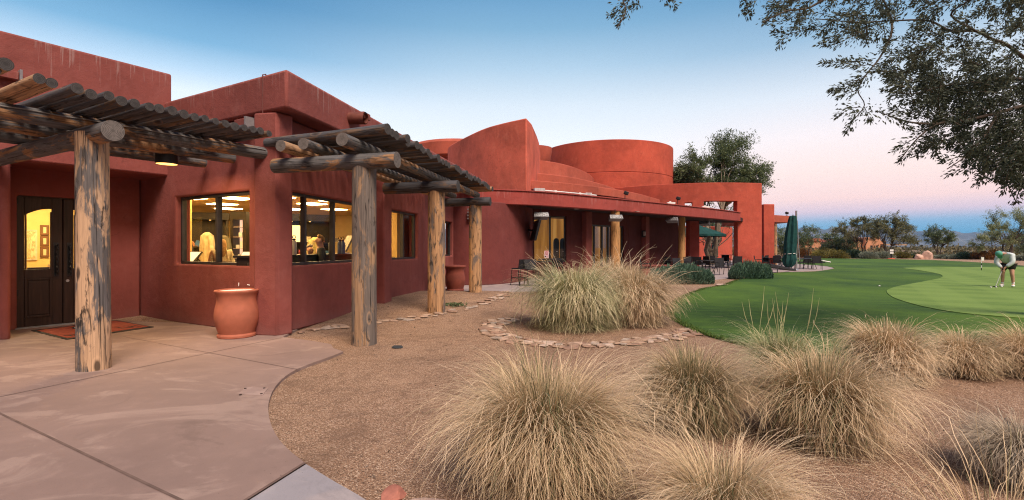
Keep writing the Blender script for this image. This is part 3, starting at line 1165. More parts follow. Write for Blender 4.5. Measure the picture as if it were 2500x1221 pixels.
# the lobby pictures stand on the plane the door glass looks at
gold = plain('brown picture frame', (.16, .07, .02), .5)
paper = plain('cream paper', (.66, .52, .28), .8, 0, .1)
for k, z in enumerate((1.78, 1.53, 1.28)):
    pic('framed_picture', ['top small framed picture of the stack seen through the door', 'middle small framed picture of the stack seen through the door', 'bottom small framed picture of the stack seen through the door'][k],
        XL, 1.15, 1.30, 2.6, z, z + .235, gold, paper, group='stack of three small framed pictures')
t = NT('pale desert print')
nn_ = t.noise(t.coord((6, 6, 2)), 1.4, 5, .7, 1.5)
M['print'] = t.out(t.ramp(nn_, [(.42, (.62, .46, .20)), (.5, (.40, .27, .10)), (.56, (.68, .54, .28))]), .8)
pic('framed_print', 'large pale framed print of a bare tree in the lobby', XL, .55, 1.10, 2.6, 1.22, 1.90, plain('pale frame', (.6, .5, .32), .6), M['print'], 'picture', border=.03)
b = MB(XL)
b.box(1.28, 1.50, 2.3, 2.58, 1.08, 1.12)
b.box(1.34, 1.44, 2.45, 2.58, .7, 1.08)
tag(b.build('wall_shelf', M['white'], None, smooth=False), 'small white shelf below the three little lobby pictures', 'shelf')

# ------------------------------------------------------------------ patio canopy and the curved masses
UND, TOPZ = 3.30, 3.86
cpx = [(1060, 495.5), (1115, 496), (1200, 498), (1300, 501), (1400, 507), (1500, 514.5), (1600, 522), (1700, 530), (1760, 535.2), (1808, 540)]
outer = []
for px, py in cpx:
    Y = F * (UND - EYE) / (HY - py)
    outer.append(((px - CX) * Y / F, Y))
outer = spl(outer, 5)
b = MB()
b.wall([(p.x, p.y) for p in outer], .35, UND, TOPZ)
fas = wpart('canopy_fascia', M['stucco_fascia'], b, bevel=.02)
b = MB()                                   # drip cap along the top edge
b.wall([(p.x + .03, p.y - .035) for p in outer], .45, TOPZ + .004, TOPZ + .055)
wpart('canopy_cap', M['stucco_fascia'], b, bevel=.01)
inner = [(17.2, 36.2), (12.5, 36.5), (4.0, 31.0), (-2.0, 26), (-4.0, 20.2)]
slab_poly = [(p.x - .03, p.y + .12) for p in outer] + inner
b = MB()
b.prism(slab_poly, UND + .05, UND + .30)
wpart('canopy_roof', plain('shade-darkened soffit', (.035, .016, .014), .9), b, bevel=0, weld=False)  # base colour darkened to carry the shade under the canopy
# recessed downlights in the soffit
for px, py in [(1245, 504.5), (1408, 510), (1461, 523), (1535, 528), (1555, 516), (1597, 534), (1640, 524.5), (1708, 530), (1735, 537), (1778, 537.5)]:
    Y = F * (UND + .045 - EYE) / (HY - py)
    q = MB(Matrix.Translation(((px - CX) * Y / F, Y, UND + .046)))
    q.lathe([(.10, 0), (.13, -.012), (.13, .0), (.10, .0)], n=20)
    q.disc(.10, (0, 0, -.002), 20, up=False)
    q.build('downlight', plain('pale light trim', (.55, .50, .45), .4), club)


def curved(name, pts, th, z0, z1, mat, k=6, bevel=.04, openings=(), par=club):
    b = MB()
    p = spl(pts, k)
    b.wall([(q.x, q.y) for q in p], th, z0, z1, openings)
    return wpart(name, mat, b, par, bevel)


# back of the patio: curved solid wall, window wall, piers
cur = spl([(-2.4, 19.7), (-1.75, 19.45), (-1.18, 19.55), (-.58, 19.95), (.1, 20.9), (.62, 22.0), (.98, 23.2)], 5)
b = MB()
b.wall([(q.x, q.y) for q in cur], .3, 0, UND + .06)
wpart('wall', stucco('shade-darkened curved stucco', (.16, .037, .032), None), b)  # canopy shade on this wall is put into its darker colour
BW = [(1.02, 23.5), (2.9, 24.3), (6.6, 27.9), (10.9, 32.2)]
d_a = unit2((BW[1][0] - BW[0][0], BW[1][1] - BW[0][1]))
d_b = unit2((BW[2][0] - BW[1][0], BW[2][1] - BW[1][1]))
d_c = unit2((BW[3][0] - BW[2][0], BW[3][1] - BW[2][1]))
shade_stucco = stucco('shade-darkened maroon stucco', (.095, .022, .019), None)  # shaded copy of the stucco, the patio's gloom painted into the base
wa1 = hit(1383, BW[0], d_a)
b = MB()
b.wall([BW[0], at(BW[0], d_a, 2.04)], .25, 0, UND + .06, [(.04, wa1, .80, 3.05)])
wpart('wall', shade_stucco, b)
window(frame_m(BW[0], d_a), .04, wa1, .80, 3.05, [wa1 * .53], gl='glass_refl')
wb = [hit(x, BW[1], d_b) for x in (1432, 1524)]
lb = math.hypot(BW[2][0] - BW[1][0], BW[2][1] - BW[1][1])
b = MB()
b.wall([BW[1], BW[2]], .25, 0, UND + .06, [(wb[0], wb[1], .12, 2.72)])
wpart('wall', shade_stucco, b)
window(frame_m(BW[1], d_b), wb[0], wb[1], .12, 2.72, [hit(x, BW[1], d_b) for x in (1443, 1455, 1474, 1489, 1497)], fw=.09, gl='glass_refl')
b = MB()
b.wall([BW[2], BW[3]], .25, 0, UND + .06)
wpart('wall', shade_stucco, b)
for px, w in ((1420, .5), (1566, .42)):
    ln, dr = (BW[1], d_b) if px < 1500 else (BW[2], d_c)
    s = hit(px, ln, dr)
    q = MB(frame_m(ln, dr))
    q.box(s, s + w, -.3, .02, 0, UND + .04)
    wpart('pier', M['stucco'], q)
# dining room behind: back wall glowing in place of lamps, ceiling
b = MB()
b.wall([(.9, 27.5), (5.2, 30.8), (9.0, 35.5)], .1, .03, 3.2)
b.build('dining_room_wall', M['amber'], club, smooth=False, fixn=True)
b = MB()
b.prism([(.9, 24.2), (2.9, 24.9), (9.3, 32), (8.6, 35), (5.1, 30.6), (.9, 27.4)], 3.2, 3.26)
b.build('ceiling', M['dark_wood'], club, smooth=False, fixn=True)

# tall blade wall, as a solid mass with a sharp prow
bl = spl([(.7, 24.0), (-.42, 24.95), (-1.53, 26.2), (-2.85, 28.5), (-3.8, 30.4), (-4.17, 31.9), (-4.2, 33.2)], 6)
poly = [(q.x, q.y) for q in bl] + [(1.9, 33.0), (1.62, 29.5), (1.38, 27.6), (1.2, 26.4), (1.02, 25.2)]
b = MB()
b.prism(poly, 3.2, 7.84)
wpart('blade_wall', stucco('sunlit orange stucco', (.60, .130, .080), [(7.84, .4, .10)], .55), b, bevel=.05, weld=False)  # lighter copy of the upper stucco, stronger light put into the colour
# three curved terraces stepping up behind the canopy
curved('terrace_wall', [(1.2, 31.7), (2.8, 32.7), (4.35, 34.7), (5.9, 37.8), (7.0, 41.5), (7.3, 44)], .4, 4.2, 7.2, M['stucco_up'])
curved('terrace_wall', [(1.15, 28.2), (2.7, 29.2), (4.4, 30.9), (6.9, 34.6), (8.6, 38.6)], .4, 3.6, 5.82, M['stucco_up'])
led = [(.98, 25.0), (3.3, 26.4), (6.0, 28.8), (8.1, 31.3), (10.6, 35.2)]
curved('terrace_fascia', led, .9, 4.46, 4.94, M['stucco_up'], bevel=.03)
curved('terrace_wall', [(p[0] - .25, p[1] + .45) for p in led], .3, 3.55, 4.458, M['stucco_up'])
b = MB()
b.prism([(q.x - .1, q.y + .2) for q in spl([(1.15, 28.2), (2.7, 29.2), (4.4, 30.9), (6.9, 34.6)], 3)] + [(6, 38), (1.3, 34)], 5.5, 5.6)
b.build('roof', plain('flat roof', (.35, .33, .32), .9), club, smooth=False, fixn=True)
# round tower, small funnel drum, far left drum
RC, RR = (8.95, 46.5), 6.0
ring = [(RC[0] + RR * math.cos(math.radians(a)), RC[1] + RR * math.sin(math.radians(a))) for a in range(-188, 5, 4)]
b = MB()
b.wall(ring, .45, 3.4, 7.75)
b.wall(ring, .45, 7.772, 10.45)
wpart('rotunda', stucco('tower stucco', (.46, .080, .046), [(10.45, .4, .06)], .45), b, bevel=.03)
b = MB()
b.wall([(RC[0] + (RR - .03) * math.cos(math.radians(a)), RC[1] + (RR - .03) * math.sin(math.radians(a))) for a in range(-188, 5, 4)], .3, 7.7, 7.8)
b.build('rotunda_seam', M['stucco_fascia'], club, fixn=True)
b = MB()
b.lathe([(.75, 6.9), (1.22, 7.9), (1.34, 8.55), (1.36, 8.86), (1.2, 8.86), (1.1, 8.3)], (1.62, 36.5, 0), 36)
b.build('roof_drum', M['stucco_up'], club)
b = MB()
b.lathe([(3.3, 4), (3.3, 8.75), (4.05, 8.8), (4.1, 9.75), (3.9, 9.98), (3.5, 9.98), (.01, 9.9)], (-4.55, 42, 0), 48)
b.build('roof_drum', M['stucco_up'], club)

# long curved wall with the big opening on the right
cw = [(7.2, 38.6), (8.8, 37.2), (10.5, 36.0), (13.1, 35.0), (15.4, 34.8), (17.85, 35.1)]
cs_ = spl(cw, 6)
cum, pos = 0, {}
lens = [0]
for a, c in zip(cs_, cs_[1:]):
    lens.append(lens[-1] + (c - a).length)


def s_at(px):
    for i in range(len(cs_) - 1):
        k0, k1 = [CX + F * q.x / q.y for q in cs_[i:i + 2]]
        if k0 <= px <= k1:
            return lens[i] + (px - k0) / (k1 - k0) * (lens[i + 1] - lens[i])


cwm = stucco('big curved wall stucco', (.44, .079, .048), [(6.12, .3, .08)], .45)
b = MB()
b.wall([(q.x, q.y) for q in cs_], .55, 0, 6.12, [(s_at(1672), s_at(1690), 3.9, 4.72), (s_at(1718), s_at(1800), 3.9, 4.80), (s_at(1655), s_at(1801), -.01, UND + .05)])
wpart('curved_wall', cwm, b, bevel=.03)
# column in the opening, end pillar and far canopy with its two posts
q = MB()
q.box(12.05, 12.75, 33.4, 34.1, 0, UND + .04)
wpart('pier', M['stucco_fascia'], q)
q = MB()
q.box(18.75, 19.55, 36.6, 38.2, 0, 4.75)
wpart('pillar', cwm, q)
fp = [(19.55, 37.4), (22.0, 38.9), (22.0, 46), (19.6, 46)]
q = MB()
q.prism(fp, 3.48, 4.02)
wpart('canopy_fascia', M['stucco_up'], q, bevel=.02, weld=False)
for x, y in ((20.75, 39.2), (22.05, 41.2)):
    q = MB()
    q.tube([(x, y, 0), (x, y, 3.5)], [.17, .15], 16, wob=.01, seed=int(x * 9))
    q.build('column', [M['post'], M['end']], club)
# log columns carrying the patio canopy
for px, Y, r in ((1502, 24.3, .225), (1664.5, 30.0, .215)):
    x = (px - CX) * Y / F
    q = MB()
    q.tube([(x, Y, 0), (x, Y, 1), (x, Y, 2.2), (x, Y, UND + .05)], [r * 1.03, r, r * .97, r * .94], 20, wob=.012, seed=px > 1600)
    q.build('column', [wood('fresh peeled log', (.50, .26, .10), (.20, .14, .10), .70, .6), M['end']], club)
# courtyard wall seen through the opening
q = MB()
q.wall([(15.6, 52), (21.5, 54.5), (26, 58)], .4, 0, 3.9, [(.0, .01, 0, .01)])
wpart('courtyard_wall', cwm, q, bevel=.02)
q = MB()
q.box(20.0, 20.5, 49.5, 50, 0, 3.6)
wpart('pier', cwm, q)
# vents beside the log post and on the shaded wall
q = MB(frame_m((-1.76, 19.30), (1, .05)))
for k in range(4):
    q.box(0, .24, -.02, .05, 2.62 + k * .12, 2.68 + k * .12)
q.build('louvre', plain('dull grey louvre', (.10, .08, .08), .5), club, smooth=False)
# ------------------------------------------------------------------ pergolas of round timber
def log(name, p, q, r, mats, par, seed, n=18, wob=.02, taper=.96, seg=5, bend=.0):
    p, q = Vector(p), Vector(q)
    rr = random.Random(seed)
    d = (q - p).normalized()
    up = Vector((0, 0, 1)) if abs(d.z) < .9 else Vector((1, 0, 0))
    side = d.cross(up).normalized()
    pts = []
    for i in range(seg + 1):
        u = i / seg
        k = math.sin(u * math.pi) * bend
        pts.append(p.lerp(q, u) + side * (k * rr.uniform(-1, 1)) + up * k * rr.uniform(-.6, .6))
    b = MB()
    b.tube(pts, [r * (1 + (taper - 1) * i / seg) for i in range(seg + 1)], n, True, 0, 1, wob, seed)
    return b.build(name, mats, par, ang=50)


D1v, DDv, D2v = Vector((D1[0], D1[1], 0)), Vector((DDIR[0], DDIR[1], 0)), Vector((D2[0], D2[1], 0))
BM, RM, RT, PM, PG = [M['beam'], M['end']], [M['rafter'], M['end_dark']], [M['rafter_tan'], M['end_dark']], [M['post'], M['end']], [M['post_gray'], M['end']]

pe = world_thing('entrance_pergola', 'weathered log pergola over the double entrance doors', 'pergola')
log('post', (-5.12, 6.02, 0), (-5.16, 6.04, 2.90), .172, [M['post_near'], M['end']], pe, 5, 28, .012, .95, 8)
ph = Vector((-4.70, 5.79, 2.88))
log('beam', ph, ph - D1v * 4.2, .120, BM, pe, 21, 24, .012, .95)
for k, (px, py, z, r, back) in enumerate([(645, 375, 3.10, .105, 7.5), (570, 386, 3.10, .10, 7), (500, 397, 3.09, .10, 6.5)]):
    Y = F * (z - EYE) / (HY - py)
    e = Vector(((px - CX) * Y / F, Y, z))
    log('purlin', e, e - DDv * back, r, BM, pe, 40 + k, 16, .02, .95)
    if k == 0:
        b = MB()
        off = D1v * .107
        n = 40
        pts = [e + DDv * .03 + off * .2 + Vector((0, 0, .0))] + [e - DDv * (.05 + 7.3 * i / n) + off + Vector((0, 0, .045 + .006 * math.sin(i * 2.1))) for i in range(n + 1)]
        b.tube(pts, .008, 5)
        b.build('cable', plain('grey cable', (.22, .21, .20), .6), pe)
z = 3.10 + .105 + .06
ends = [-60, -14, 12, 97, 128, 186, 224, 263, 296, 331, 362, 390, 418, 450, 478, 504, 528, 552, 574, 598, 619, 639, 655]
pA, pB = P(186, 220, F * (z - EYE) / (HY - 220)), P(655, 326, F * (z - EYE) / (HY - 326))
ln = unit2((pB[0] - pA[0], pB[1] - pA[1]))
rr = random.Random(4)
for k, px in enumerate(ends):
    s = hit(px, pA[:2], ln)
    x, y = at(pA[:2], ln, s)
    light = px < 140
    r = .052 + rr.uniform(-.006, .009) + (.006 if light else 0)
    e = Vector((x, y, z + rr.uniform(-.012, .022) + (.03 if light else 0) + (.05 if px == 12 else 0))) + D1v * rr.uniform(-.03, .04)
    log('rafter', e, e - D1v * (3.75 if px < 500 else 3.2) - Vector((0, 0, .0)), r, RT if light else RM, pe, 100 + k, 14, .03, .93, 4, .012)
    if px == 97 or px == 128:
        pass

# downlight hung under the pergola
lx, ly, lz = -5.62, 8.0, 2.86
tl = thing('pergola_lamp', 'black cylinder lamp glowing under the entrance pergola', 'lamp', (lx, ly, lz))
b = MB()
b.lathe([(.150, 0), (.157, .0), (.157, .19), (.02, .20), (.0, .20)], n=28)
b.build('lamp_housing', M['black'], tl)
b = MB()
b.lathe([(.149, .004), (.145, .012), (.10, .035), (.0, .045)], n=28)
b.build('lamp_glass', M['bulb'], tl)
b = MB()
b.box(-.03, .03, -.03, .03, .20, .34)
b.build('bracket', M['black'], tl, smooth=False)
la = bpy.data.objects.new('lamp_light', bpy.data.lights.new('lamp_light', 'AREA'))
COL.objects.link(la)
la.data.shape, la.data.size, la.data.energy, la.data.color = 'DISK', .26, 42, (1, .66, .32)
la.location = (0, 0, -.012)
la.parent = tl

pl = world_thing('garden_pergola', 'long weathered log pergola on three posts along the shop windows', 'pergola')
posts = [(-2.315, 7.70, .190, PG), (-1.675, 10.9, .195, PM), (-1.075, 14.4, .19, PM)]
for k, (x, y, r, m_) in enumerate(posts):
    z0 = gh(x, y) - .04
    log('post', (x, y, z0), (x + .0, y, 2.86), r, m_, pl, 60 + k * 7, 24, .012, .97, 8)
bz = 2.84
for k, (p, q, r) in enumerate([((-1.74, 7.46, 2.835), (-3.86, 8.0, 2.83), .122), ((-1.17, 10.7, 2.84), (-2.86, 11.05, 2.83), .13), ((-.62, 14.2, 2.84), (-2.4, 14.6, 2.83), .125)]):
    log('beam', p, q, r, BM if k == 0 else [M['rafter'], M['end_dark']], pl, 80 + k, 22, .015, .97)
z = 3.085
for k, (px, py, x1, y1) in enumerate([(685, 356, 1120, 478), (740, 351, 1140, 478), (835, 340, 1163, 477)]):
    Y0 = F * (z - EYE) / (HY - py)
    a = Vector(((px - CX) * Y0 / F, Y0, z))
    Y1 = F * (z - EYE) / (HY - y1)
    c = Vector(((x1 - CX) * Y1 / F, Y1, z))
    c = a + D2v * (c - a).length
    log('purlin', a, c, .088 if k < 2 else .098, [M['rafter_tan'], M['end']] if k == 0 else BM, pl, 90 + k, 18, .02, .97, 8, .01)
z = 3.285
q0, q1 = Vector(P(945, 314, F * (z - EYE) / (HY - 314))), Vector(P(1205, 463, F * (z - EYE) / (HY - 463)))
dr = Vector((-.90, .385, 0)).normalized()
N = 34
for k in range(N):
    u = k / (N - 1)
    e = q0.lerp(q1, u) + Vector((rr.uniform(-.05, .05), 0, rr.uniform(-.012, .012)))
    r = .085 if k == 0 else .068 + rr.uniform(-.008, .008)
    wall_x = F0[0] + D2[0] * (e.y - F0[1]) / D2[1]
    L = min(2.4, (e.x - wall_x) / .90 * 1.02 - .05) if k > 2 else 2.5
    log('rafter', e, e + dr * max(L, .8), r, RT if k > 27 else RM, pl, 200 + k, 12, .03, .95, 4, .012)
# ------------------------------------------------------------------ pots, mat, covers, stones
def pot(loc, label, m, lid=False, s=1.0):
    o = thing('terracotta_pot', label, 'pot', loc)
    b = MB(Matrix.Scale(s, 4))
    b.lathe([(.01, 0), (.312, 0), (.322, .012), (.322, .045), (.312, .06), (.300, .075), (.318, .14), (.352, .24), (.370, .34), (.372, .42), (.360, .52), (.340, .60), (.330, .67), (.333, .74), (.350, .80), (.366, .825), (.370, .85), (.362, .868), (.338, .872), (.325, .84), (.30, .78)], n=40)
    b.build('pot_body', m, o, ang=30)
    if lid:
        b = MB(Matrix.Scale(s, 4))
        b.lathe([(.385, .842), (.40, .855), (.40, .885), (.375, .91), (.2, .925), (.0, .93)], n=40)
        b.build('pot_lid', m, o)
    else:
        b = MB(Matrix.Scale(s, 4))
        b.disc(.325, (0, 0, .845), 32)
        t_ = NT('white ash tray sand')
        t_.bump(t_.noise(t_.coord(), 60, 4), .6, .01)
        b.build('sand', t_.out((.78, .76, .74), .9), o, smooth=False)
        b = MB()
        b.tube([(.06, -.05, .845), (.065, -.055, .90)], .006, 6)
        b.build('cigarette_end', M['white'], o)
        b = MB()
        b.tube([(.20, .03, .853), (.14, .07, .858)], .006, 6)
        b.build('cigarette_end', M['white'], o)
    return o


x, y, _ = G(578, 824)
pot((x, y, ZW), 'terracotta ash pot filled with white sand, at the corner between the shop windows', M['terracotta'], False, .90)
pot((-1.97, 17.05, ZP), 'dark lidded terracotta pot half hidden behind the middle log post', M['terracotta_dark'], True, .96)

mt = world_thing('door_mat', 'rust red welcome mat with black border before the double doors', 'doormat')
c0, c1, c2 = Vector(G(76, 808, ZW)), Vector(G(163, 830, ZW)), Vector(G(376, 799, ZW))
ex, ey = (c2 - c1), (c0 - c1)
MX = Matrix(((ex.x, ey.x, 0, c1.x), (ex.y, ey.y, 0, c1.y), (0, 0, 1, ZW), (0, 0, 0, 1)))
b = MB(MX)
b.box(0, 1, 0, 1, .0, .009)
b.build('border', M['black'], mt, smooth=False)
b = MB(MX)
b.box(.035, .965, .07, .93, .0095, .013)
b.build('carpet', plain('rust carpet', (.27, .06, .035), .95, 0, .25, 12), mt, smooth=False)
LT = M['black']
glyphs = [[(.08, .30), (.105, .14), (.13, .26), (.155, .14), (.18, .32)],      # W
          [(.70, .32), (.70, .18), (.69, .14)], [(.665, .30), (.735, .31)],      # t
          [(.755, .25), (.76, .17), (.785, .15), (.80, .25), (.805, .15)],       # u
          [(.83, .25), (.83, .15), (.83, .22), (.86, .26)],                      # r
          [(.885, .12), (.895, .30), (.92, .32)], [(.875, .23), (.915, .24)]]    # f
for g_ in glyphs:
    b = MB(MX)
    for p, q in zip(g_, g_[1:]):
        d = unit2((q[0] - p[0], (q[1] - p[1]) * .6))
        n = (-d[1] * .006, d[0] * .012)
        b.add([(p[0] - n[0], p[1] - n[1], .0165), (q[0] - n[0], q[1] - n[1], .0165), (q[0] + n[0], q[1] + n[1], .0165), (p[0] + n[0], p[1] + n[1], .0165)], [(0, 1, 2, 3)])
    b.build('letter', LT, mt, smooth=False)
b = MB(MX @ Matrix.Translation((.42, .66, .0166)) @ Matrix.Diagonal((.085, .17, 1, 1)))
b.disc(1.0, (0, 0, 0), 28)
b.build('emblem', M['black'], mt, smooth=False)
b = MB(MX @ Matrix.Translation((.42, .66, .0186)) @ Matrix.Diagonal((.062, .12, 1, 1)))
b.disc(1.0, (0, 0, 0), 28)
b.build('emblem_face', M['white'], mt, smooth=False)

uc = world_thing('concrete_patch', 'square pale patch in the concrete with four rusty bolt stubs', 'patch')
p4 = [G(580, 964, ZW), G(600, 946, ZW), G(655, 948, ZW), G(641, 966, ZW)]
b = MB()
b.prism([(p[0], p[1]) for p in p4], ZW - .01, ZW + .005)
b.build('patch_slab', concrete('pale patch', (.285, .20, .176), (.24, .17, .15)), uc, smooth=False, fixn=True)
for px, py in ((587, 965), (599, 950), (645, 949), (638, 963)):
    x, y, _ = G(px, py, ZW)
    b = MB()
    b.lathe([(.014, 0), (.012, .009), (.0, .010)], (x, y, ZW + .002), 8)
    b.build('bolt', plain('rust', (.05, .03, .025), .9), uc)

x, y, _ = G(970, 848)
b = MB(Matrix.Translation((x, y, gh(x, y) - .008)) @ Matrix.Diagonal((1, .8, 1, 1)))
b.lathe([(.085, 0), (.085, .015), (.07, .022), (.0, .022)], n=16)
for k in range(5):
    b.box(-.06, .06, -.045 + k * .02, -.037 + k * .02, .0225, .027)
tag(b.build('drain_cover', plain('grey plastic', (.05, .055, .06), .6), None, smooth=False), 'small grey drain cap lying in the gravel by the log post', 'drain cap')


def stone_mesh(k):
    r0 = random.Random(k * 31)
    n = r0.choice((6, 7, 8))
    b = MB()
    ring = []
    for i in range(n):
        a = 2 * math.pi * (i + r0.uniform(-.25, .25)) / n
        r = r0.uniform(.75, 1.1)
        ring.append((math.cos(a) * r, math.sin(a) * r * .72))
    lv = [(1.0, -.3), (1.04, .35), (.90, .85), (.4, 1.0)]
    vs, fs = [], []
    for s, z in lv:
        for (x, y) in ring:
            vs.append((x * s, y * s, z + r0.uniform(-.12, .12)))
    for i in range(len(lv) - 1):
        for j in range(n):
            a, c = i * n + j, i * n + (j + 1) % n
            fs.append((a, c, c + n, a + n))
    fs.append([(len(lv) - 1) * n + j for j in range(n)])
    b.add(vs, fs)
    o = b.build('edging_stone', [plain('flagstone %s' % 'abcdef'[k], [(.36, .25, .18), (.43, .32, .25), (.30, .195, .135), (.38, .26, .19), (.33, .26, .21), (.27, .165, .115)][k], .92, 0, .35, 9)], ang=28)
    return o


protos = [stone_mesh(k) for k in range(6)]
first = [True] * 6
ring_px = [(1262, 782), (1226, 787), (1200, 795), (1204, 806), (1222, 818), (1255, 828), (1300, 836), (1350, 841), (1410, 843), (1470, 841), (1530, 836), (1580, 830), (1630, 824), (1672, 815), (1690, 807), (1668, 800)]
line_px = [(705, 814), (745, 808), (800, 800), (850, 795), (925, 786), (975, 781), (1030, 772), (1080, 763), (1130, 753), (1165, 742), (1200, 732), (1225, 722), (1243, 715)]
ns = 0
for path, lab, grp, rows, zf in ((ring_px, 'pale flat edging stone in the ring round the grass island', 'stones edging the grass island', 3, .0), (line_px, 'low flat edging stone in the line along the garden pergola', 'stones edging the pergola strip', 2, .08)):
    pts = []
    for i, (px, py) in enumerate(path):
        x, y, _ = G(px, py)
        for _ in range(3):
            x, y, _z = G(px, py, gh(x, y) if zf else 0)
        pts.append((x, y))
    pp = spl(pts, 10)
    acc = 0
    for a, c in zip(pp, pp[1:]):
        acc += (c - a).length
        if acc > .17:
            acc = 0
            d = (c - a).normalized()
            nrm = Vector((-d.y, d.x, 0))
            for r_ in range(rows):
                if rows == 2 and rr.random() < .35:
                    continue
                k = rr.randrange(6)
                o = protos[k] if first[k] else protos[k].copy()
                if not first[k]:
                    COL.objects.link(o)
                first[k] = False
                q = a + nrm * ((r_ - (rows - 1) / 2) * .15 + rr.uniform(-.045, .045)) + d * rr.uniform(-.05, .05)
                s = rr.uniform(.075, .15)
                o.scale = (s, s, rr.uniform(.009, .024))
                o.rotation_euler = (rr.uniform(-.06, .06), rr.uniform(-.06, .06), rr.uniform(0, 6.28))
                o.location = (q.x, q.y, gh(q.x, q.y) + .002)
                tag(o, lab, 'stone', grp)
                ns += 1


def rock(loc, size, seed, label, m, name='boulder'):
    r0 = random.Random(seed)
    bm = bmesh.new()
    bmesh.ops.create_icosphere(bm, subdivisions=3, radius=1)
    ks = [(Vector((r0.uniform(-1, 1), r0.uniform(-1, 1), r0.uniform(-1, 1))).normalized(), r0.uniform(.55, .9)) for _ in range(14)]
    for v_ in bm.verts:
        for d, lim in ks:
            p = v_.co.dot(d)
            if p > lim:
                v_.co -= d * (p - lim)
        v_.co *= 1 + r0.uniform(-.02, .02)
        v_.co = Vector((v_.co.x * size[0], v_.co.y * size[1], v_.co.z * size[2]))
    me = bpy.data.meshes.new(name)
    bm.to_mesh(me)
    me.materials.append(m)
    o = bpy.data.objects.new(name, me)
    COL.objects.link(o)
    o.location = loc
    return tag(o, label, 'rock')


x, y, _ = G(965, 1208)
rock((x, y, .0), (.085, .11, .045), 3, 'red rock half buried in the gravel at the bottom edge', M['stone_red'])
x, y, _ = G(1040, 1235)
rock((x, y, -.01), (.16, .10, .05), 8, 'pale pink rock beside the biggest grass clump', M['stone'])
Yb = 66.5
for px, py, w, h, lab in ((2244, 634, .65, .75, 'low pointed pink boulder beyond the lawn'), (2266, 634, .85, 1.0, 'round topped pink boulder beyond the lawn')):
    rock(((px - CX) * Yb / F, Yb, h * .15), (w, .6, h), px, lab, plain('pink granite', (.52, .33, .25), .9, 0, .3, 2))
x, y, _ = G(1760, 697)
rock((x, y, .02), (.30, .2, .05), 77, 'flat pale rock at the lawn edge near the rosemary hedge', M['stone'])


# ------------------------------------------------------------------ patio furniture
def armchair(label, loc, rz, group='black patio armchairs', arms=True):
    o = thing('patio_chair', label, 'chair', loc, rz, group)
    b = MB()                                   # faces local -y
    b.slab([(-.25, .42), (.25, .42), (.25, .455), (-.25, .455)], -.24, .22)
    b.build('seat', M['mesh_black'], o, bevel=.012)
    b = MB()
    b.add([(-.25, .20, .44), (.25, .20, .44), (.26, .29, .92), (-.26, .29, .92), (-.25, .225, .44), (.25, .225, .44), (.26, .315, .92), (-.26, .315, .92)],
          [(0, 1, 2, 3), (7, 6, 5, 4), (0, 4, 5, 1), (1, 5, 6, 2), (2, 6, 7, 3), (3, 7, 4, 0)])
    b.build('backrest', M['mesh_black'], o, bevel=.006)
    for sx in (-1, 1):
        b = MB()
        b.tube([(sx * .255, -.22, .64), (sx * .26, -.23, .4), (sx * .265, -.26, 0)], .016, 8)
        b.build('leg', M['black'], o)
        b = MB()
        b.tube([(sx * .26, .31, .94), (sx * .255, .22, .44), (sx * .26, .27, .2), (sx * .265, .33, 0)], .016, 8)
        b.build('leg', M['black'], o)
        if arms:
            b = MB()
            b.tube([(sx * .258, -.23, .64), (sx * .27, -.18, .665), (sx * .27, .1, .66), (sx * .262, .255, .64)], .017, 8)
            b.build('armrest', M['black'], o)
    return o


def table(label, loc, r=.55, rz=0, h=.74, group='black patio tables', square=False):
    o = thing('patio_table', label, 'table', loc, rz, group)
    b = MB()
    if square:
        b.box(-r, r, -r, r, h - .03, h)
    else:
        b.lathe([(.0, h - .03), (r - .01, h - .03), (r, h - .02), (r, h), (r - .01, h + .004), (0, h + .004)], n=32)
    b.build('tabletop', plain('dark table top', (.03, .028, .03), .35), o)
    for k in range(4):
        a = math.pi / 4 + k * math.pi / 2
        b = MB()
        b.tube([(math.cos(a) * r * .62, math.sin(a) * r * .62, h - .03), (math.cos(a) * r * .45, math.sin(a) * r * .45, .40), (math.cos(a) * r * .70, math.sin(a) * r * .70, 0)], .018, 8)
        b.build('leg', M['black'], o)
    b = MB()
    b.tube([(math.cos(a) * r * .44, math.sin(a) * r * .44, .38) for a in np.linspace(0, 2 * math.pi, 17)], .012, 6)
    b.build('stretcher', M['black'], o)
    return o


def stool(label, loc, rz):
    o = thing('bar_stool', label, 'bar stool', loc, rz, 'tall black bar stools')
    b = MB()
    b.box(-.23, .23, -.22, .22, .64, .685)
    b.build('seat', M['mesh_black'], o, bevel=.012)
    b = MB()
    b.add([(-.22, .20, .67), (.22, .20, .67), (.245, .31, 1.03), (-.245, .31, 1.03), (-.22, .225, .67), (.22, .225, .67), (.245, .335, 1.03), (-.245, .335, 1.03)],
          [(0, 1, 2, 3), (7, 6, 5, 4), (0, 4, 5, 1), (1, 5, 6, 2), (2, 6, 7, 3), (3, 7, 4, 0)])
    b.build('backrest', M['mesh_black'], o, bevel=.006)
    for sx in (-1, 1):
        for pts in ([(sx * .215, -.20, .66), (sx * .22, -.22, .3), (sx * .235, -.26, 0)], [(sx * .24, .32, 1.03), (sx * .215, .21, .66), (sx * .225, .24, .3), (sx * .24, .30, 0)]):
            b = MB()
            b.tube(pts, .017, 8)
            b.build('leg', M['black'], o)
    b = MB()
    z = .30
    for p, q in (((-.222, -.22, z), (.222, -.22, z)), ((-.222, .24, z), (.222, .24, z)), ((-.222, -.22, z), (-.222, .24, z)), ((.222, -.22, z), (.222, .24, z))):
        b.tube([p, q], .012, 6)
    b.build('footrest', M['black'], o)
    return o


def gp3(px, py, z=ZP):
    x, y, _ = G(px, py, z)
    return (x, y, z)


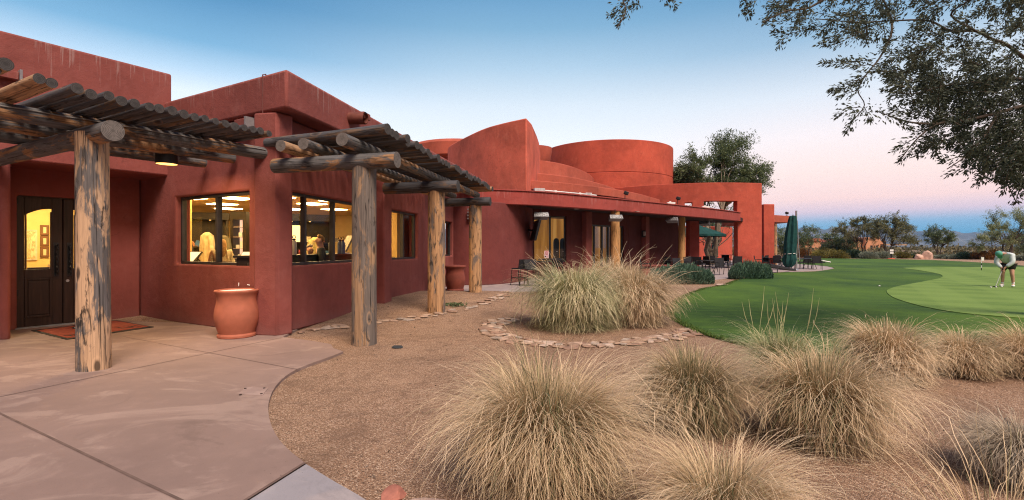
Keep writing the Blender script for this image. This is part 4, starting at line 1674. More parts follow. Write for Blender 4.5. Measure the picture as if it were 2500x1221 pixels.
stool('black bar stool nearest the curved dark wall, turned sideways', gp3(1268, 696.5), math.radians(38 + 180))
stool('black bar stool seen from behind at the edge of the big grass clumps', gp3(1298, 699), math.radians(10))
table('tall black bar table behind the big grass clumps', gp3(1345, 692), .55, .3, 1.02)
stool('black bar stool on the far side of the tall table', gp3(1362, 686), math.radians(170))
cl = [(1762, 671, 4, 'black patio chair with its back to the hedge gap'), (1737, 664, 95, 'black patio chair left of the gap between the hedges'),
      (1703, 663, 150, 'black patio chair behind the first rosemary hedge, by the log column'), (1686, 667, 20, 'black patio chair just above the first rosemary hedge'),
      (1660, 672, 25, 'black patio chair in front of the right log column'), (1620, 668, -60, 'black patio chair in the shade left of the right log column'),
      (1790, 655, 200, 'black patio chair against the end of the big curved wall'), (1772, 652, 150, 'black patio chair under the opening of the curved wall'),
      (1995, 658, -25, 'black patio chair at the outer tip of the round patio'), (1967, 654, 175, 'black patio chair facing us behind the umbrella pole'),
      (1948, 657, 85, 'black patio chair just left of the steel umbrella pole'), (1906, 652, 20, 'black patio chair under the closed umbrella'),
      (1888, 653, 120, 'black patio chair below the two far log columns'), (1868, 654, -20, 'black patio chair below the end pillar'),
      (1640, 663, 100, 'black patio chair deep in the shade beside the red low table'), (1715, 659, -70, 'black patio chair before the dark pier of the opening'), (1748, 657, 30, 'black patio chair in front of the pale tree trunks'), (1674, 661, 200, 'black patio chair right behind the right log column'), (1895, 657, -40, 'black patio chair just above the folded stand'), (1930, 655, 60, 'black patio chair at the foot of the closed umbrella'), (1577, 675, 70, 'black patio chair left of the low red table'), (1800, 660, -30, 'black patio chair between the big wall end and the second hedge'),
      (1921, 650, 190, 'black patio chair half hidden by the closed umbrella'), (1853, 657, 60, 'black patio chair touching the second rosemary hedge')]
for px, py, a, lab in cl:
    armchair(lab, gp3(px, py), math.radians(a))
table('black patio table right of the steel umbrella pole', gp3(1977, 656.5), .62)
table('black patio table under the closed umbrella, left of the pole', gp3(1914, 651), .60)
table('black patio table below the far end pillar', gp3(1880, 653.5), .60)
table('black patio table between the two rosemary hedges', gp3(1727, 666.5), .60)
table('black patio table in the opening of the curved wall', gp3(1780, 652.5), .60, 0, .95)
table('black patio table in the shade behind the first hedge', gp3(1645, 668), .60)
t_ = thing('fire_table', 'long low red table in the shade left of the right log column', 'table', gp3(1596, 672))
b = MB()
b.box(-.9, .9, -.4, .4, .48, .56)
b.build('tabletop', plain('dull red top', (.20, .05, .04), .7), t_, bevel=.02)
b = MB()
b.box(-.7, .7, -.3, .3, 0, .478)
b.build('base', M['stucco_fascia'], t_, bevel=.02)

# closed parasol with its steel pole
x, y, _ = G(1944, 660)
um = thing('closed_umbrella', 'closed dark green cantilever umbrella tied up beside its steel pole', 'umbrella', (x, y, ZP))
b = MB()
b.tube([(0, 0, 0), (0, 0, 2.2), (0, 0, 3.95)], [.062, .06, .06], 16)
b.build('pole', M['steel'], um)
b = MB()
b.lathe([(.16, 0), (.16, .02), (.08, .05), (.07, .12)], n=20)
b.build('pole_foot', M['steel'], um)
b = MB()
b.tube([(.10, .05, 3.3), (.16, .02, 1.6), (.20, -.04, .62)], .028, 8)
b.build('arm', M['steel'], um)
b = MB()
b.tube([(-.02, .05, 3.1), (-.10, .02, 1.8), (-.14, 0, .5)], .02, 8)
b.build('crank_arm', M['white'], um)
prof = [(3.62, .10), (3.58, .20), (3.2, .255), (2.5, .32), (1.7, .36), (1.15, .34), (1.02, .30), (.95, .31), (.7, .36), (.35, .28), (.16, .12)]
vs, fs, n = [], [], 28
lean = lambda z: -.22 - (3.6 - z) * .085
for z_, r in prof:
    for k in range(n):
        a = 2 * math.pi * k / n
        rq = r * (1 + .16 * math.sin(a * 7 + z_ * .6)) * (1.0 if z_ > 1.1 else 1.1)
        vs.append((lean(z_) + math.cos(a) * rq, math.sin(a) * rq, z_))
for i in range(len(prof) - 1):
    for k in range(n):
        p, q_ = i * n + k, i * n + (k + 1) % n
        fs.append((p, p + n, q_ + n, q_))
fs += [list(range(n))]
b = MB()
b.add(vs, fs)
b.build('canopy', M['teal'], um)
b = MB()
b.tube([(lean(1.08) + .35 * math.cos(a), .35 * math.sin(a), 1.10 + .03 * math.cos(a)) for a in np.linspace(0, 6.283, 21)] + [(lean(1) + .34, -.22, .98)], .018, 6)
b.build('strap', M['white'], um)
b = MB()
b.lathe([(.0, 3.70), (.04, 3.68), (.03, 3.60)], (lean(3.6), 0, 0), 10)
b.build('finial', M['steel'], um)

# open green parasols in the courtyard
for px, Y, R, lab in ((1697, 42.5, 2.65, 'open dark green umbrella seen through the wall opening'),):
    x = (px - CX) * Y / F
    o = thing('open_umbrella', lab, 'umbrella', (x, Y, ZP))
    b = MB()
    vs = [(0, 0, 3.55)] + [(R * math.cos(k * math.pi / 4), R * math.sin(k * math.pi / 4), 2.62) for k in range(8)] + [(R * math.cos(k * math.pi / 4), R * math.sin(k * math.pi / 4), 2.45) for k in range(8)]
    b.add(vs, [(0, 1 + k, 1 + (k + 1) % 8) for k in range(8)] + [(1 + k, 9 + k, 9 + (k + 1) % 8, 1 + (k + 1) % 8) for k in range(8)])
    b.build('canopy', M['teal'], o, smooth=False)
    b = MB()
    b.tube([(0, 0, 0), (0, 0, 3.5)], .035, 10)
    b.build('pole', M['steel'], o)
    for k in range(8):
        b = MB()
        a = k * math.pi / 4
        b.tube([(0, 0, 3.42), (R * .98 * math.cos(a), R * .98 * math.sin(a), 2.60)], .015, 5)
        b.build('rib', M['steel'], o)
x = (1745 - CX) * 47 / F
o = thing('closed_umbrella', 'closed dark green umbrella standing behind the pale tree trunk', 'umbrella', (x, 47, ZP))
b = MB()
b.lathe([(.02, 3.0), (.10, 2.9), (.22, 2.2), (.30, 1.2), (.26, .9), (.32, .6), (.1, .5)], n=14)
b.build('canopy', M['teal'], o)
b = MB()
b.tube([(0, 0, 0), (0, 0, 3.05)], .035, 8)
b.build('pole', M['steel'], o)

# black folded ramp-like stand lying at the patio edge
p0, p1 = Vector(G(1873, 660, .2)), Vector(G(1936, 663.4, .02))
o = world_thing('folded_stand', 'black folded umbrella stand tipped over at the patio edge', 'stand')
d = (p1 - p0).normalized()
sd = Vector((-d.y, d.x, 0)).normalized()
b = MB()
w = .20
vs = []
for p, hh in ((p0 + Vector((0, 0, .18)), .22), (p1 + Vector((0, 0, .05)), .10)):
    vs += [p - sd * w, p + sd * w, p + sd * w + Vector((0, 0, hh)), p - sd * w + Vector((0, 0, hh))]
b.add(vs, [(0, 1, 2, 3), (7, 6, 5, 4), (0, 4, 5, 1), (1, 5, 6, 2), (2, 6, 7, 3), (3, 7, 4, 0)])
b.build('panel', plain('black plum plastic', (.028, .02, .024), .5), o, bevel=.02)
m_ = p0.lerp(p1, .28)
for s_ in (-1, 1):
    b = MB()
    b.tube([m_ + sd * (.19 * s_) + Vector((0, 0, .28)), m_ + sd * (.22 * s_) - d * .18 + Vector((0, 0, -.09))], .03, 8)
    b.build('leg', M['black'], o)
m_ = p0.lerp(p1, .82)
b = MB()
b.tube([m_ + Vector((0, 0, .12)), m_ + d * .03 + Vector((0, 0, .32)), m_ + d * .14 + Vector((0, 0, .34)), m_ + d * .12 + Vector((0, 0, .14))], .012, 6)
b.build('handle', M['black'], o)
x, y, _ = G(2003, 643)
o = thing('umbrella_base', 'low dark umbrella base with a white end lying on the lawn', 'base', (x, y, ZL))
b = MB()
b.box(-2.1, .3, -.3, .3, .0, .09)
b.box(-.9, .1, -.2, .2, .0901, .24)
b.build('base_plate', M['black'], o, bevel=.02)
b = MB()
b.tube([(-.3, -.1, .30), (.9, -.1, .07)], .06, 10)
b.build('tube_end', M['white'], o)

# ------------------------------------------------------------------ things fixed to the building
grill = NT('heater grille')
vo = grill.n('ShaderNodeTexVoronoi', feature='F1')
vo.inputs['Scale'].default_value = 22
grill.l(grill.coord((1, 1, 1.6)), vo.inputs['Vector'])
grill.out(grill.ramp(vo.outputs['Distance'], [(.2, (.36, .36, .37)), (.55, (.10, .10, .10))]), .5, .3)
for px, py, Y, a, lab in ((1321, 527, 21.3, 4, 'hanging patio heater nearest the television screen'), (1503, 532, 23.6, 8, 'hanging patio heater over the left log column'), (1641, 537, 27.4, -32, 'hanging patio heater tilted before the right log column'), (1720, 545, 31.0, -46, 'hanging patio heater farthest right, before the wall opening')):
    x, _, z = P(px, py, Y)
    o = thing('patio_heater', lab, 'heater', (x, Y, z), math.radians(a), 'patio heaters under the canopy')
    b = MB(Matrix.Rotation(math.radians(-24), 4, 'X'))
    w = .33
    vs = [(-w, -.14, -.11), (w, -.14, -.11), (w * .93, -.10, .12), (-w * .93, -.10, .12), (-w * .9, .2, -.10), (w * .9, .2, -.10), (w * .85, .2, .12), (-w * .85, .2, .12)]
    b.add(vs, [(0, 1, 2, 3), (7, 6, 5, 4), (0, 4, 5, 1), (1, 5, 6, 2), (2, 6, 7, 3), (3, 7, 4, 0)])
    b.build('heater_body', plain('dull heater steel', (.22, .22, .23), .5, .5, .1), o, bevel=.01, fixn=True)
    b = MB(Matrix.Rotation(math.radians(-24), 4, 'X'))
    b.add([(-w * .92, -.143, -.09), (w * .92, -.143, -.09), (w * .87, -.110, .10), (-w * .87, -.110, .10)], [(0, 1, 2, 3)])
    b.build('grille', grill.m, o, smooth=False)
    b = MB()
    b.tube([(0, .08, .1), (0, .08, UND + .05 - z)], .022, 8)
    b.build('bracket', M['black'], o)

x, y, z = P(1307, 563, 21.9)
o = thing('wall_television', 'black flat screen on a wall arm seen edge on at the curved wall end', 'television', (x, y, z))
b = MB(Matrix.Rotation(math.radians(-84), 4, 'Z') @ Matrix.Rotation(math.radians(-14), 4, 'X'))
b.box(-.72, .72, -.05, .05, -.46, .46)
b.build('screen', plain('black screen', (.012, .012, .014), .35), o, bevel=.01)
b = MB()
b.tube([(-.05, .1, 0), (-.35, .45, .05)], .04, 8)
b.build('bracket', M['black'], o)
x, y, z = P(1292, 540, 21.9)
b = MB(Matrix.Translation((x - .62, y - .25, z - .1)) @ Matrix.Rotation(math.radians(48), 4, 'Z'))
b.box(-.7, .7, -.05, .05, -1.0, .55)
tag(b.build('wall_screen', plain('black panel', (.010, .010, .011), .5), None, bevel=.02), 'large black panel on the curved wall left of the edge on screen', 'panel')

x, y, z = P(1334.5, 621, 20.9)
o = thing('no_smoking_sign', 'white and pink no smoking sign standing before the amber window', 'sign', (x, y, z))
b = MB()
b.box(-.095, .095, -.004, .004, -.15, .15)
b.build('sign_board', plain('pinkish white board', (.72, .55, .56), .6, 0, .04), o, smooth=False)
red = plain('sign red', (.55, .05, .06), .6)
b = MB()
b.tube([(.052 * math.cos(a), -.006, .045 + .058 * math.sin(a)) for a in np.linspace(0, 6.283, 25)], .009, 6, False)
b.tube([(-.036, -.007, .083), (.036, -.007, .007)], .008, 6)
b.build('symbol', red, o)
b = MB()
for z0, z1, x0, x1 in ((.118, .130, -.08, .08), (-.035, -.024, -.08, .08), (-.07, -.062, -.01, .08), (-.095, -.087, -.01, .08), (-.12, -.112, -.01, .06)):
    b.box(x0, x1, -.0065, -.0045, z0, z1)
b.build('lettering', red, o, smooth=False)
b = MB()
b.tube([(-.05, -.0075, -.095), (-.05, -.005, -.095)], .028, 12)
b.build('dot', M['black'], o)
b = MB()
b.tube([(0, .01, -.15), (0, .01, -z + ZP)], .012, 8)
b.build('post', M['black'], o)
for px, py, Y, lab in ((1428, 562, 25.3, 'pale wall lantern on the pier beside the glass doors'), (1571, 571, 28.4, 'small dark wall lantern on the right patio pier')):
    x, y, z = P(px, py, Y)
    o = thing('wall_lantern', lab, 'lantern', (x, y, z))
    b = MB()
    b.box(-.10, .10, -.10, .08, -.20, .20)
    b.build('lantern_box', M['black'], o, bevel=.02)
    b = MB()
    b.lathe([(.0, -.12), (.07, -.10), (.085, .0), (.07, .12), (0, .13)], (.02, -.12, 0), 14)
    b.build('lantern_glass', plain('milky glass', (.30, .25, .23), .3), o)
# floodlights and pale conduit on the canopy roof
for px, py, Y, lab in ((1527, 471, 24.6, 'small black floodlight on the canopy roof, left one'), (1655, 484, 27.8, 'small black floodlight on the canopy roof, right one'), (1921, 520, 38.8, 'tiny twin floodlight on the far canopy corner')):
    x, y, z = P(px, py, Y)
    zb = TOPZ + .05 if px < 1900 else 4.02
    o = thing('floodlight', lab, 'floodlight', (x, Y + .1, zb))
    b = MB(Matrix.Translation((.06, 0, z - zb)) @ Matrix.Rotation(math.radians(20), 4, 'Y'))
    b.box(-.11, .11, -.09, .09, -.08, .08)
    b.build('lamp_head', M['black'], o, bevel=.02)
    b = MB()
    b.tube([(0, 0, 0), (0, 0, z - zb)], .02, 6)
    b.tube([(0, 0, .01), (.12, 0, .012)], .03, 6)
    b.build('bracket', M['black'], o)
o = world_thing('roof_conduit', 'long white conduit pipe lying along the canopy roof edge', 'pipe')


def on_canopy(px, dz=.06, back=.16):
    best = min(outer, key=lambda q: abs(CX + F * q.x / q.y - px))
    return Vector((best.x - .05, best.y + back, TOPZ + .055 + dz))


cp_ = [on_canopy(x_) for x_ in range(1330, 1460, 8)]
b = MB()
b.tube(spl(cp_, 2), .030, 8)
b.build('pipe', M['white'], o)
for px, l in ((1318, .24), (1446, .16)):
    q_ = on_canopy(px, .07)
    b = MB(Matrix.Translation(q_) @ Matrix.Rotation(math.radians(18), 4, 'Z'))
    b.box(-l, l, -.07, .07, -.07, .07)
    b.build('junction_box', plain('pale grey box', (.5, .48, .48), .5), o, bevel=.01)
for px in (1357, 1424):
    q_ = on_canopy(px, .06)
    b = MB(Matrix.Translation(q_))
    b.box(-.05, .05, -.04, .04, -.045, .05)
    b.build('clamp', M['white'], o, bevel=.01)
b = MB()
b.tube([on_canopy(1466, -.02), on_canopy(1510, -.02), on_canopy(1542, -.02)], .016, 6)
b.build('thin_pipe', M['white'], o)
for px, nm in ((1645, 'white junction box by the right floodlight on the canopy roof'), (1726, 'white box on the canopy roof below the slit opening')):
    q_ = on_canopy(px, .06)
    b = MB(Matrix.Translation(q_))
    b.box(-.22, .22, -.08, .08, -.06, .05)
    b.box(-.10, .0, -.06, .06, .0502, .10)
    tag(b.build('junction_box', M['white'], None, bevel=.012), nm, 'box')

# ------------------------------------------------------------------ the shop seen through the windows
def iat(px, Y):
    return ((px - CX) * Y / F, Y)


DK = M['dark_wood']


def shelf_unit(name, label, p, d, w, h, shelves, depth=.4):
    o = world_thing(name, label, 'shelves')
    xf = frame_m(p, d)
    b = MB(xf)
    b.box(0, w, depth - .03, depth, .03, h)
    b.build('back_panel', DK, o, smooth=False)
    for s in (0, w - .05):
        b = MB(xf)
        b.box(s, s + .05, 0, depth - .031, .03, h)
        b.build('side_panel', DK, o, smooth=False)
    for z in shelves:
        b = MB(xf)
        b.box(.051, w - .051, 0, depth - .031, z, z + .035)
        b.build('shelf', DK, o, smooth=False)
    b = MB(xf)
    b.box(-.04, w + .04, -.06, depth, h + .001, h + .22)
    b.build('cornice', DK, o, smooth=False)
    for k in range(int(w / .55)):
        b = MB(xf)
        b.lathe([(.001, 0), (.03, .0), (.03, .01)], (.3 + k * .55, .16, h - .012), 10)
        b.build('spotlight', M['bulb'], o)
    return o, xf


pa, pb = iat(432, 15.0), iat(556, 15.6)
dsh = unit2((pb[0] - pa[0], pb[1] - pa[1]))
wsh = math.hypot(pb[0] - pa[0], pb[1] - pa[1])
_, XS = shelf_unit('display_shelves', 'dark wood shop shelves with shoes behind the first window', pa, dsh, wsh, 2.38, (.45, .82, 1.12, 1.50))


def shoe(label, xf, s, z, m, hgt=.10, ln_=.26):
    b = MB(xf)
    pr = [(0, 0), (ln_, 0), (ln_, .03), (ln_ * .72, .06), (ln_ * .45, hgt), (.05, hgt * 1.05), (0, .08)]
    b.slab([(s + u, z + .036 + v_) for u, v_ in pr], .06, .15)
    return tag(b.build('shoe', m, None, bevel=.012), label, 'shoe')


cols = [plain('orange shoe', (.45, .20, .10), .7), plain('blue shoe', (.05, .16, .35), .7), plain('cream shoe', (.62, .5, .36), .7), plain('tan shoe', (.5, .33, .2), .7), plain('grey shoe', (.25, .2, .16), .7)]
sh = [(440 + 19, 1.50, 0, .17, 'striped orange sock shoe on the top shop shelf'), (474, 1.50, 1, .19, 'blue and white sock shoe on the top shop shelf'), (492, 1.50, 3, .17, 'tan boot on the top shop shelf, left of the pair'), (503, 1.50, 2, .17, 'cream boot on the top shop shelf, beside the tan one'),
      (458, 1.12, 2, .10, 'cream shoe alone at the left of the middle shelf'), (470, 1.12, 4, .10, 'grey shoe at the centre of the middle shelf'), (481, 1.12, 4, .09, 'grey shoe at the right of the middle shelf'), (470, .82, 0, .09, 'reddish shoe on the lower shelf'), (486, .82, 2, .09, 'cream shoe on the lower shelf')]
for px, z, c_, hg, lab in sh:
    s = hit(px, pa, dsh)
    shoe(lab, XS, s, z, cols[c_], hg)


def garment(name, label, c, w, z0, z1, m, rz=-.5, cat='jacket'):
    o = thing(name, label, cat, (c[0], c[1], 0), rz)
    b = MB()
    n = 9
    vs, fs = [], []
    lv = [(z1, .32), (z1 - .06, .85), (z1 - .22, 1.0), ((z0 + z1) / 2, .95), (z0, 1.05)]
    for z, k in lv:
        for i in range(16):
            a = 2 * math.pi * i / 16
            f_ = 1 + .10 * math.sin(a * 5 + z)
            vs.append((math.cos(a) * w * k * .5 * f_, math.sin(a) * .12 * k * f_, z))
    for i in range(len(lv) - 1):
        for j in range(16):
            p, q_ = i * 16 + j, i * 16 + (j + 1) % 16
            fs.append((p, p + 16, q_ + 16, q_))
    fs.append(list(range(16)))
    b.add(vs, fs)
    b.build('garment_body', m, o)
    for s_ in (-1, 1):
        b = MB()
        b.tube([(s_ * w * .36, 0, z1 - .10), (s_ * w * .56, 0, z1 - .35), (s_ * w * .60, -.02, z0 + .12)], [.085, .075, .06], 10)
        b.build('sleeve', m, o)
    b = MB()
    b.tube([(0, 0, z1), (0, 0, z1 + .10), (.04, 0, z1 + .13)], .008, 6)
    b.build('hanger', M['black'], o)
    return o


cream = plain('cream cloth', (.46, .38, .25), .9, 0, .2, 9)
dkc = plain('dark cloth', (.03, .03, .035), .9)
garment('hanging_jacket', 'cream jacket hanging before the dark shop shelves', iat(506, 13.6), .40, 1.05, 1.93, cream)
garment('hanging_shirt', 'pale shirt at the left edge of the first window', iat(437, 13.4), .40, .9, 1.72, cream, cat='shirt')
garment('hanging_coat', 'dark coat hanging behind the woman with long hair', iat(546, 13.8), .45, 1.1, 1.85, plain('olive cloth', (.10, .09, .06), .9), cat='coat')
for k, px in enumerate((443, 449)):
    garment('hanging_shirt', ['black shirt hanging high left of the striped sock shoe', 'second black shirt hanging just left of the striped sock shoe'][k], iat(px, 14.4), .3, 1.2, 1.82, dkc, .9, cat='shirt')

# lit glass cabinet
pc, pd = iat(563, 13.9), iat(602, 13.9)
wc_ = pd[0] - pc[0]
o = world_thing('display_cabinet', 'tall dark cabinet with pink lit shelves behind the first window', 'cabinet')
b = MB(Matrix.Translation((pc[0], pc[1], 0)))
b.box(0, .07, -.02, .4, .03, 2.52)
b.box(wc_ - .10, wc_, -.02, .4, .03, 2.52)
b.box(.0701, wc_ - .1001, -.02, .4, 2.30, 2.52)
b.box(.0701, wc_ - .1001, -.02, .4, .03, .95)
b.build('cabinet_frame', DK, o, smooth=False)
b = MB(Matrix.Translation((pc[0], pc[1], 0)))
b.box(.0705, wc_ - .1005, .34, .37, .951, 2.299)
b.build('glowing_back', M['cabinet_glow'], o, smooth=False)
for z in (1.2, 1.47, 1.80, 2.08):
    b = MB(Matrix.Translation((pc[0], pc[1], 0)))
    b.box(.072, wc_ - .102, .0, .335, z, z + .012)
    b.build('shelf', plain('glass shelf', (.55, .42, .36), .2), o, smooth=False)
for (u, z, w, h, lab) in ((.14, 1.815, .10, .12, 'small white box on the third lit shelf'), (.06, 1.485, .08, .10, 'white box at the left of the second lit shelf'), (.17, 1.485, .12, .20, 'stacked white boxes in the middle of the lit cabinet'), (.27, 1.485, .06, .08, 'white box at the right of the second lit shelf'), (.12, 1.215, .17, .10, 'row of white packets on the lowest lit shelf')):
    b = MB(Matrix.Translation((pc[0] + u + .02, pc[1] + .12, z)))
    b.box(0, w, 0, .08, .0, h)
    b.box(w * .12, w * .88, -.004, -.0005, h * .2, h * .45)
    tag(b.build('packet', M['white'], None, bevel=.006, smooth=False), lab, 'packet')


def counter(name, label, p, d, w, h, depth=.55):
    o = world_thing(name, label, 'counter')
    xf = frame_m(p, d)
    b = MB(xf)
    b.box(0, w, 0, depth, .03, h - .04)
    b.build('counter_body', DK, o, bevel=.01, smooth=False)
    b = MB(xf)
    b.box(-.04, w + .04, -.04, depth + .04, h - .0395, h)
    b.build('counter_top', plain('black counter top', (.02, .018, .017), .3), o, bevel=.006, smooth=False)
    return o


pq = (A0[0] + D1[0] * .35 + .488 * .75, A0[1] + D1[1] * .35 + .8728 * .75)
counter('till_counter', 'dark till counter just inside the first window', pq, D1, 3.5, 1.12, .6)


def till(label, px, dd, tilt, w=.44, h=.34):
    q0 = (A0[0] + .488 * dd, A0[1] + .8728 * dd)
    base = at(q0, D1, hit(px, q0, D1))
    o = thing('till_screen', label, 'screen', (base[0], base[1], 1.12), math.atan2(D1[1], D1[0]) + .12)
    xf = Matrix.Translation((0, 0, .17)) @ Matrix.Rotation(math.radians(tilt), 4, 'X')
    b = MB(xf)
    b.box(-w / 2, w / 2, 0, .04, -h / 2, h / 2)
    b.build('screen_case', M['black'], o, bevel=.008)
    b = MB(xf)
    b.box(-w / 2 + .025, w / 2 - .025, -.004, -.0005, -h / 2 + .025, h / 2 - .025)
    b.build('screen', M['screen'], o, smooth=False)
    b = MB()
    b.tube([(0, .06, 0), (0, .05, .16)], .03, 8)
    b.box(-.1, .1, -.04, .12, 0, .02)
    b.build('stand', M['black'], o)
    return o


till('glowing till screen at the lower left of the first window', 466, 1.0, -42, .44, .34)
till('glowing till screen at the lower right of the first window', 598, .95, -36, .36, .34)
for s, z, w, lab in ((1.35, 1.12, .22, 'cream box with a stick on the till counter'), (2.55, 1.12, .10, 'white bottle on the till counter near the woman')):
    b = MB(Matrix.Translation((A0[0] + D1[0] * s + .488 * 1.2, A0[1] + D1[1] * s + .8728 * 1.2, z)))
    b.box(-w / 2, w / 2, -.06, .06, 0, .10)
    b.tube([(0, 0, .10), (-.06, 0, .38)], .012, 6)
    tag(b.build('counter_box', cream, None, bevel=.01), lab, 'box')

fold = [plain('folded %s cloth' % n_, c_, .9) for n_, c_ in (('white', (.62, .56, .45)), ('blue', (.06, .14, .28)), ('red', (.32, .06, .05)), ('sand', (.45, .36, .22)), ('grey', (.2, .19, .18)))]


def folded(xf, s0, z, lab, grp, m, h):
    b = MB(xf)
    for k in range(3):
        b.box(s0, s0 + .24, .05, .30, z + .036 + k * h / 3, z + .034 + (k + 1) * h / 3)
    tag(b.build('folded_shirts', m, None, bevel=.012), lab, 'shirts', grp)


for k, (px, z) in enumerate(((520, .82), (531, .82), (543, .82), (520, 1.12), (532, 1.12), (545, 1.12), (522, 1.5), (536, 1.5), (443, .82), (444, 1.12))):
    folded(XS, hit(px, pa, dsh), z, 'folded shirts in a stack on the dark shop shelves behind the woman', 'folded shirts behind the woman', fold[k % 5], .10 + .03 * (k % 3))
# behind the second window
pw = at(B0, D2, sA + .15)
cB = (pw[0] - D2[1] * .55, pw[1] + D2[0] * .55)
counter('shop_counter', 'dark shop counter inside the second window below the bottles', cB, D2, 3.3, 1.36, .5)


def bottle(label, px, Y, z, m, h=.27, r=.045):
    x, y = iat(px, Y)
    o = thing('drink_bottle', label, 'bottle', (x, y, z))
    b = MB()
    b.lathe([(.0, 0), (r, 0), (r, h * .72), (r * .55, h * .84), (r * .55, h * .88)], n=16)
    b.build('bottle_body', m, o)
    b = MB()
    b.lathe([(r * .62, h * .881), (r * .62, h * .97), (.0, h)], n=14)
    b.tube([(-.03, 0, h), (-.02, 0, h + .05), (.02, 0, h + .05), (.03, 0, h)], .008, 6)
    b.build('bottle_cap', M['black'], o)
    return o


bc = [plain('red bottle', (.22, .03, .03), .4), plain('green bottle', (.012, .07, .035), .4), plain('white bottle', (.6, .55, .45), .4), plain('slate bottle', (.09, .09, .10), .4), plain('blue bottle', (.04, .08, .14), .4)]
for px, c_, lab in ((697, 0, 'red drink bottle at the left end of the shop counter'), (708.5, 1, 'dark green drink bottle on the shop counter'), (718, 2, 'white drink bottle on the shop counter'), (808, 3, 'slate drink bottle on the shop counter, right of the man'), (829.5, 4, 'blue drink bottle, left one by the second window frame'), (837, 4, 'blue drink bottle, right one by the second window frame')):
    Y = 9.7 if px < 730 else 10.9
    bottle(lab, px, Y, 1.36, bc[c_], .33, .05)
x, y = iat(717, 12.2)
o = thing('table_lamp', 'lit square lamp shade behind the bottles in the second window', 'lamp', (x, y, .03))
b = MB()
b.lathe([(.185, 1.62), (.21, 1.62), (.185, 2.02), (.16, 2.02)], n=4)
b.xf = None
b.box(-.16, .16, -.16, .16, 1.625, 2.015)
b.build('lamp_shade', M['shade'], o, smooth=False)
b = MB()
b.tube([(0, 0, 0), (0, 0, 1.62)], .02, 8)
b.lathe([(.14, 0), (.14, .02), (.02, .04)], n=16)
b.build('lamp_stand', M['steel'], o)
pe_, pf_ = iat(690, 15.5), iat(815, 16.4)
dd_ = unit2((pf_[0] - pe_[0], pf_[1] - pe_[1]))
_, XS2 = shelf_unit('display_shelves', 'dark wood shop shelves behind the lit square lamp shade', pe_, dd_, math.hypot(pf_[0] - pe_[0], pf_[1] - pe_[1]), 2.36, (.45, .85, 1.25, 1.65))
for k, (u, z) in enumerate(((.15, 1.25), (.5, 1.25), (.95, 1.25), (1.3, 1.25), (.2, 1.65), (.62, 1.65), (1.05, 1.65), (1.5, 1.65), (.3, .85), (.8, .85))):
    folded(XS2, u, z, 'folded shirts in a stack on the shelves behind the lit lamp shade', 'folded shirts behind the lamp', fold[(k * 2) % 5], .12 + .03 * (k % 3))
b = MB(Matrix.Translation((*iat(697, 13.2), 1.52)) @ Matrix.Rotation(math.radians(90), 4, 'X'))
b.lathe([(.0, -.02), (.12, -.02), (.13, 0), (.12, .02), (0, .02)], n=20)
tag(b.build('round_plaque', plain('gold plaque', (.6, .42, .16), .4, .3), None), 'round pale gold plaque left of the lit lamp shade', 'plaque')
garment('hanging_shirt', 'pale yellow shirt hanging just behind the man', iat(770, 11.6), .34, 1.15, 1.75, plain('yellow cloth', (.6, .48, .2), .9), cat='shirt')
x, y = iat(846, 11.3)
o = thing('counter_screen', 'slanted screen on a curved stand at the right of the second window', 'screen', (x, y, 1.36), .8)
b = MB(Matrix.Translation((0, 0, .22)) @ Matrix.Rotation(math.radians(28), 4, 'Y'))
b.box(-.02, .02, -.15, .15, -.18, .22)
b.build('screen', plain('grey screen back', (.25, .2, .13), .4), o, bevel=.006)
b = MB()
b.tube([(0, 0, .22), (-.14, 0, .12), (-.12, 0, .02), (.08, 0, .01)], .016, 8)
b.build('stand', M['steel'], o)
# third window
p3 = at(B0, D2, s3a + .1)
c3 = (p3[0] - D2[1] * .6, p3[1] + D2[0] * .6)
counter('back_counter', 'low dark counter inside the third window', c3, D2, 2.2, 1.22, .5)
b = MB(frame_m(c3, D2))
b.box(.2, 1.1, .05, .35, 1.221, 1.26)
for k in range(6):
    b.box(.24 + k * .14, .33 + k * .14, .08, .3, 1.2605, 1.30 + .02 * (k % 2))
tag(b.build('goods_tray', cream, None, bevel=.01), 'tray of cream goods on the counter in the third window', 'tray')

for k, px in enumerate((1358, 1374)):
    x, y = iat(px, 24.6)
    o = thing('serving_urn', ['tall black serving urn in the amber window, left one', 'tall black serving urn in the amber window, right one'][k], 'urn', (x, y, .85), 0, 'black urns in the amber window')
    b = MB()
    b.lathe([(.0, 0), (.15, 0), (.15, .9), (.13, 1.05), (.06, 1.12), (0, 1.13)], n=18)
    b.build('urn_body', M['black'], o)
    b = MB()
    b.box(-.02, .06, -.17, -.14, .45, .48)
    b.build('tap', M['steel'], o, smooth=False)
b = MB(frame_m((1.05, 24.35), d_a))
b.box(0, 1.6, .1, .5, .03, .85)
tag(b.build('serving_counter', M['dark_wood'], None, bevel=.01), 'dark serving counter below the urns in the amber window', 'counter')
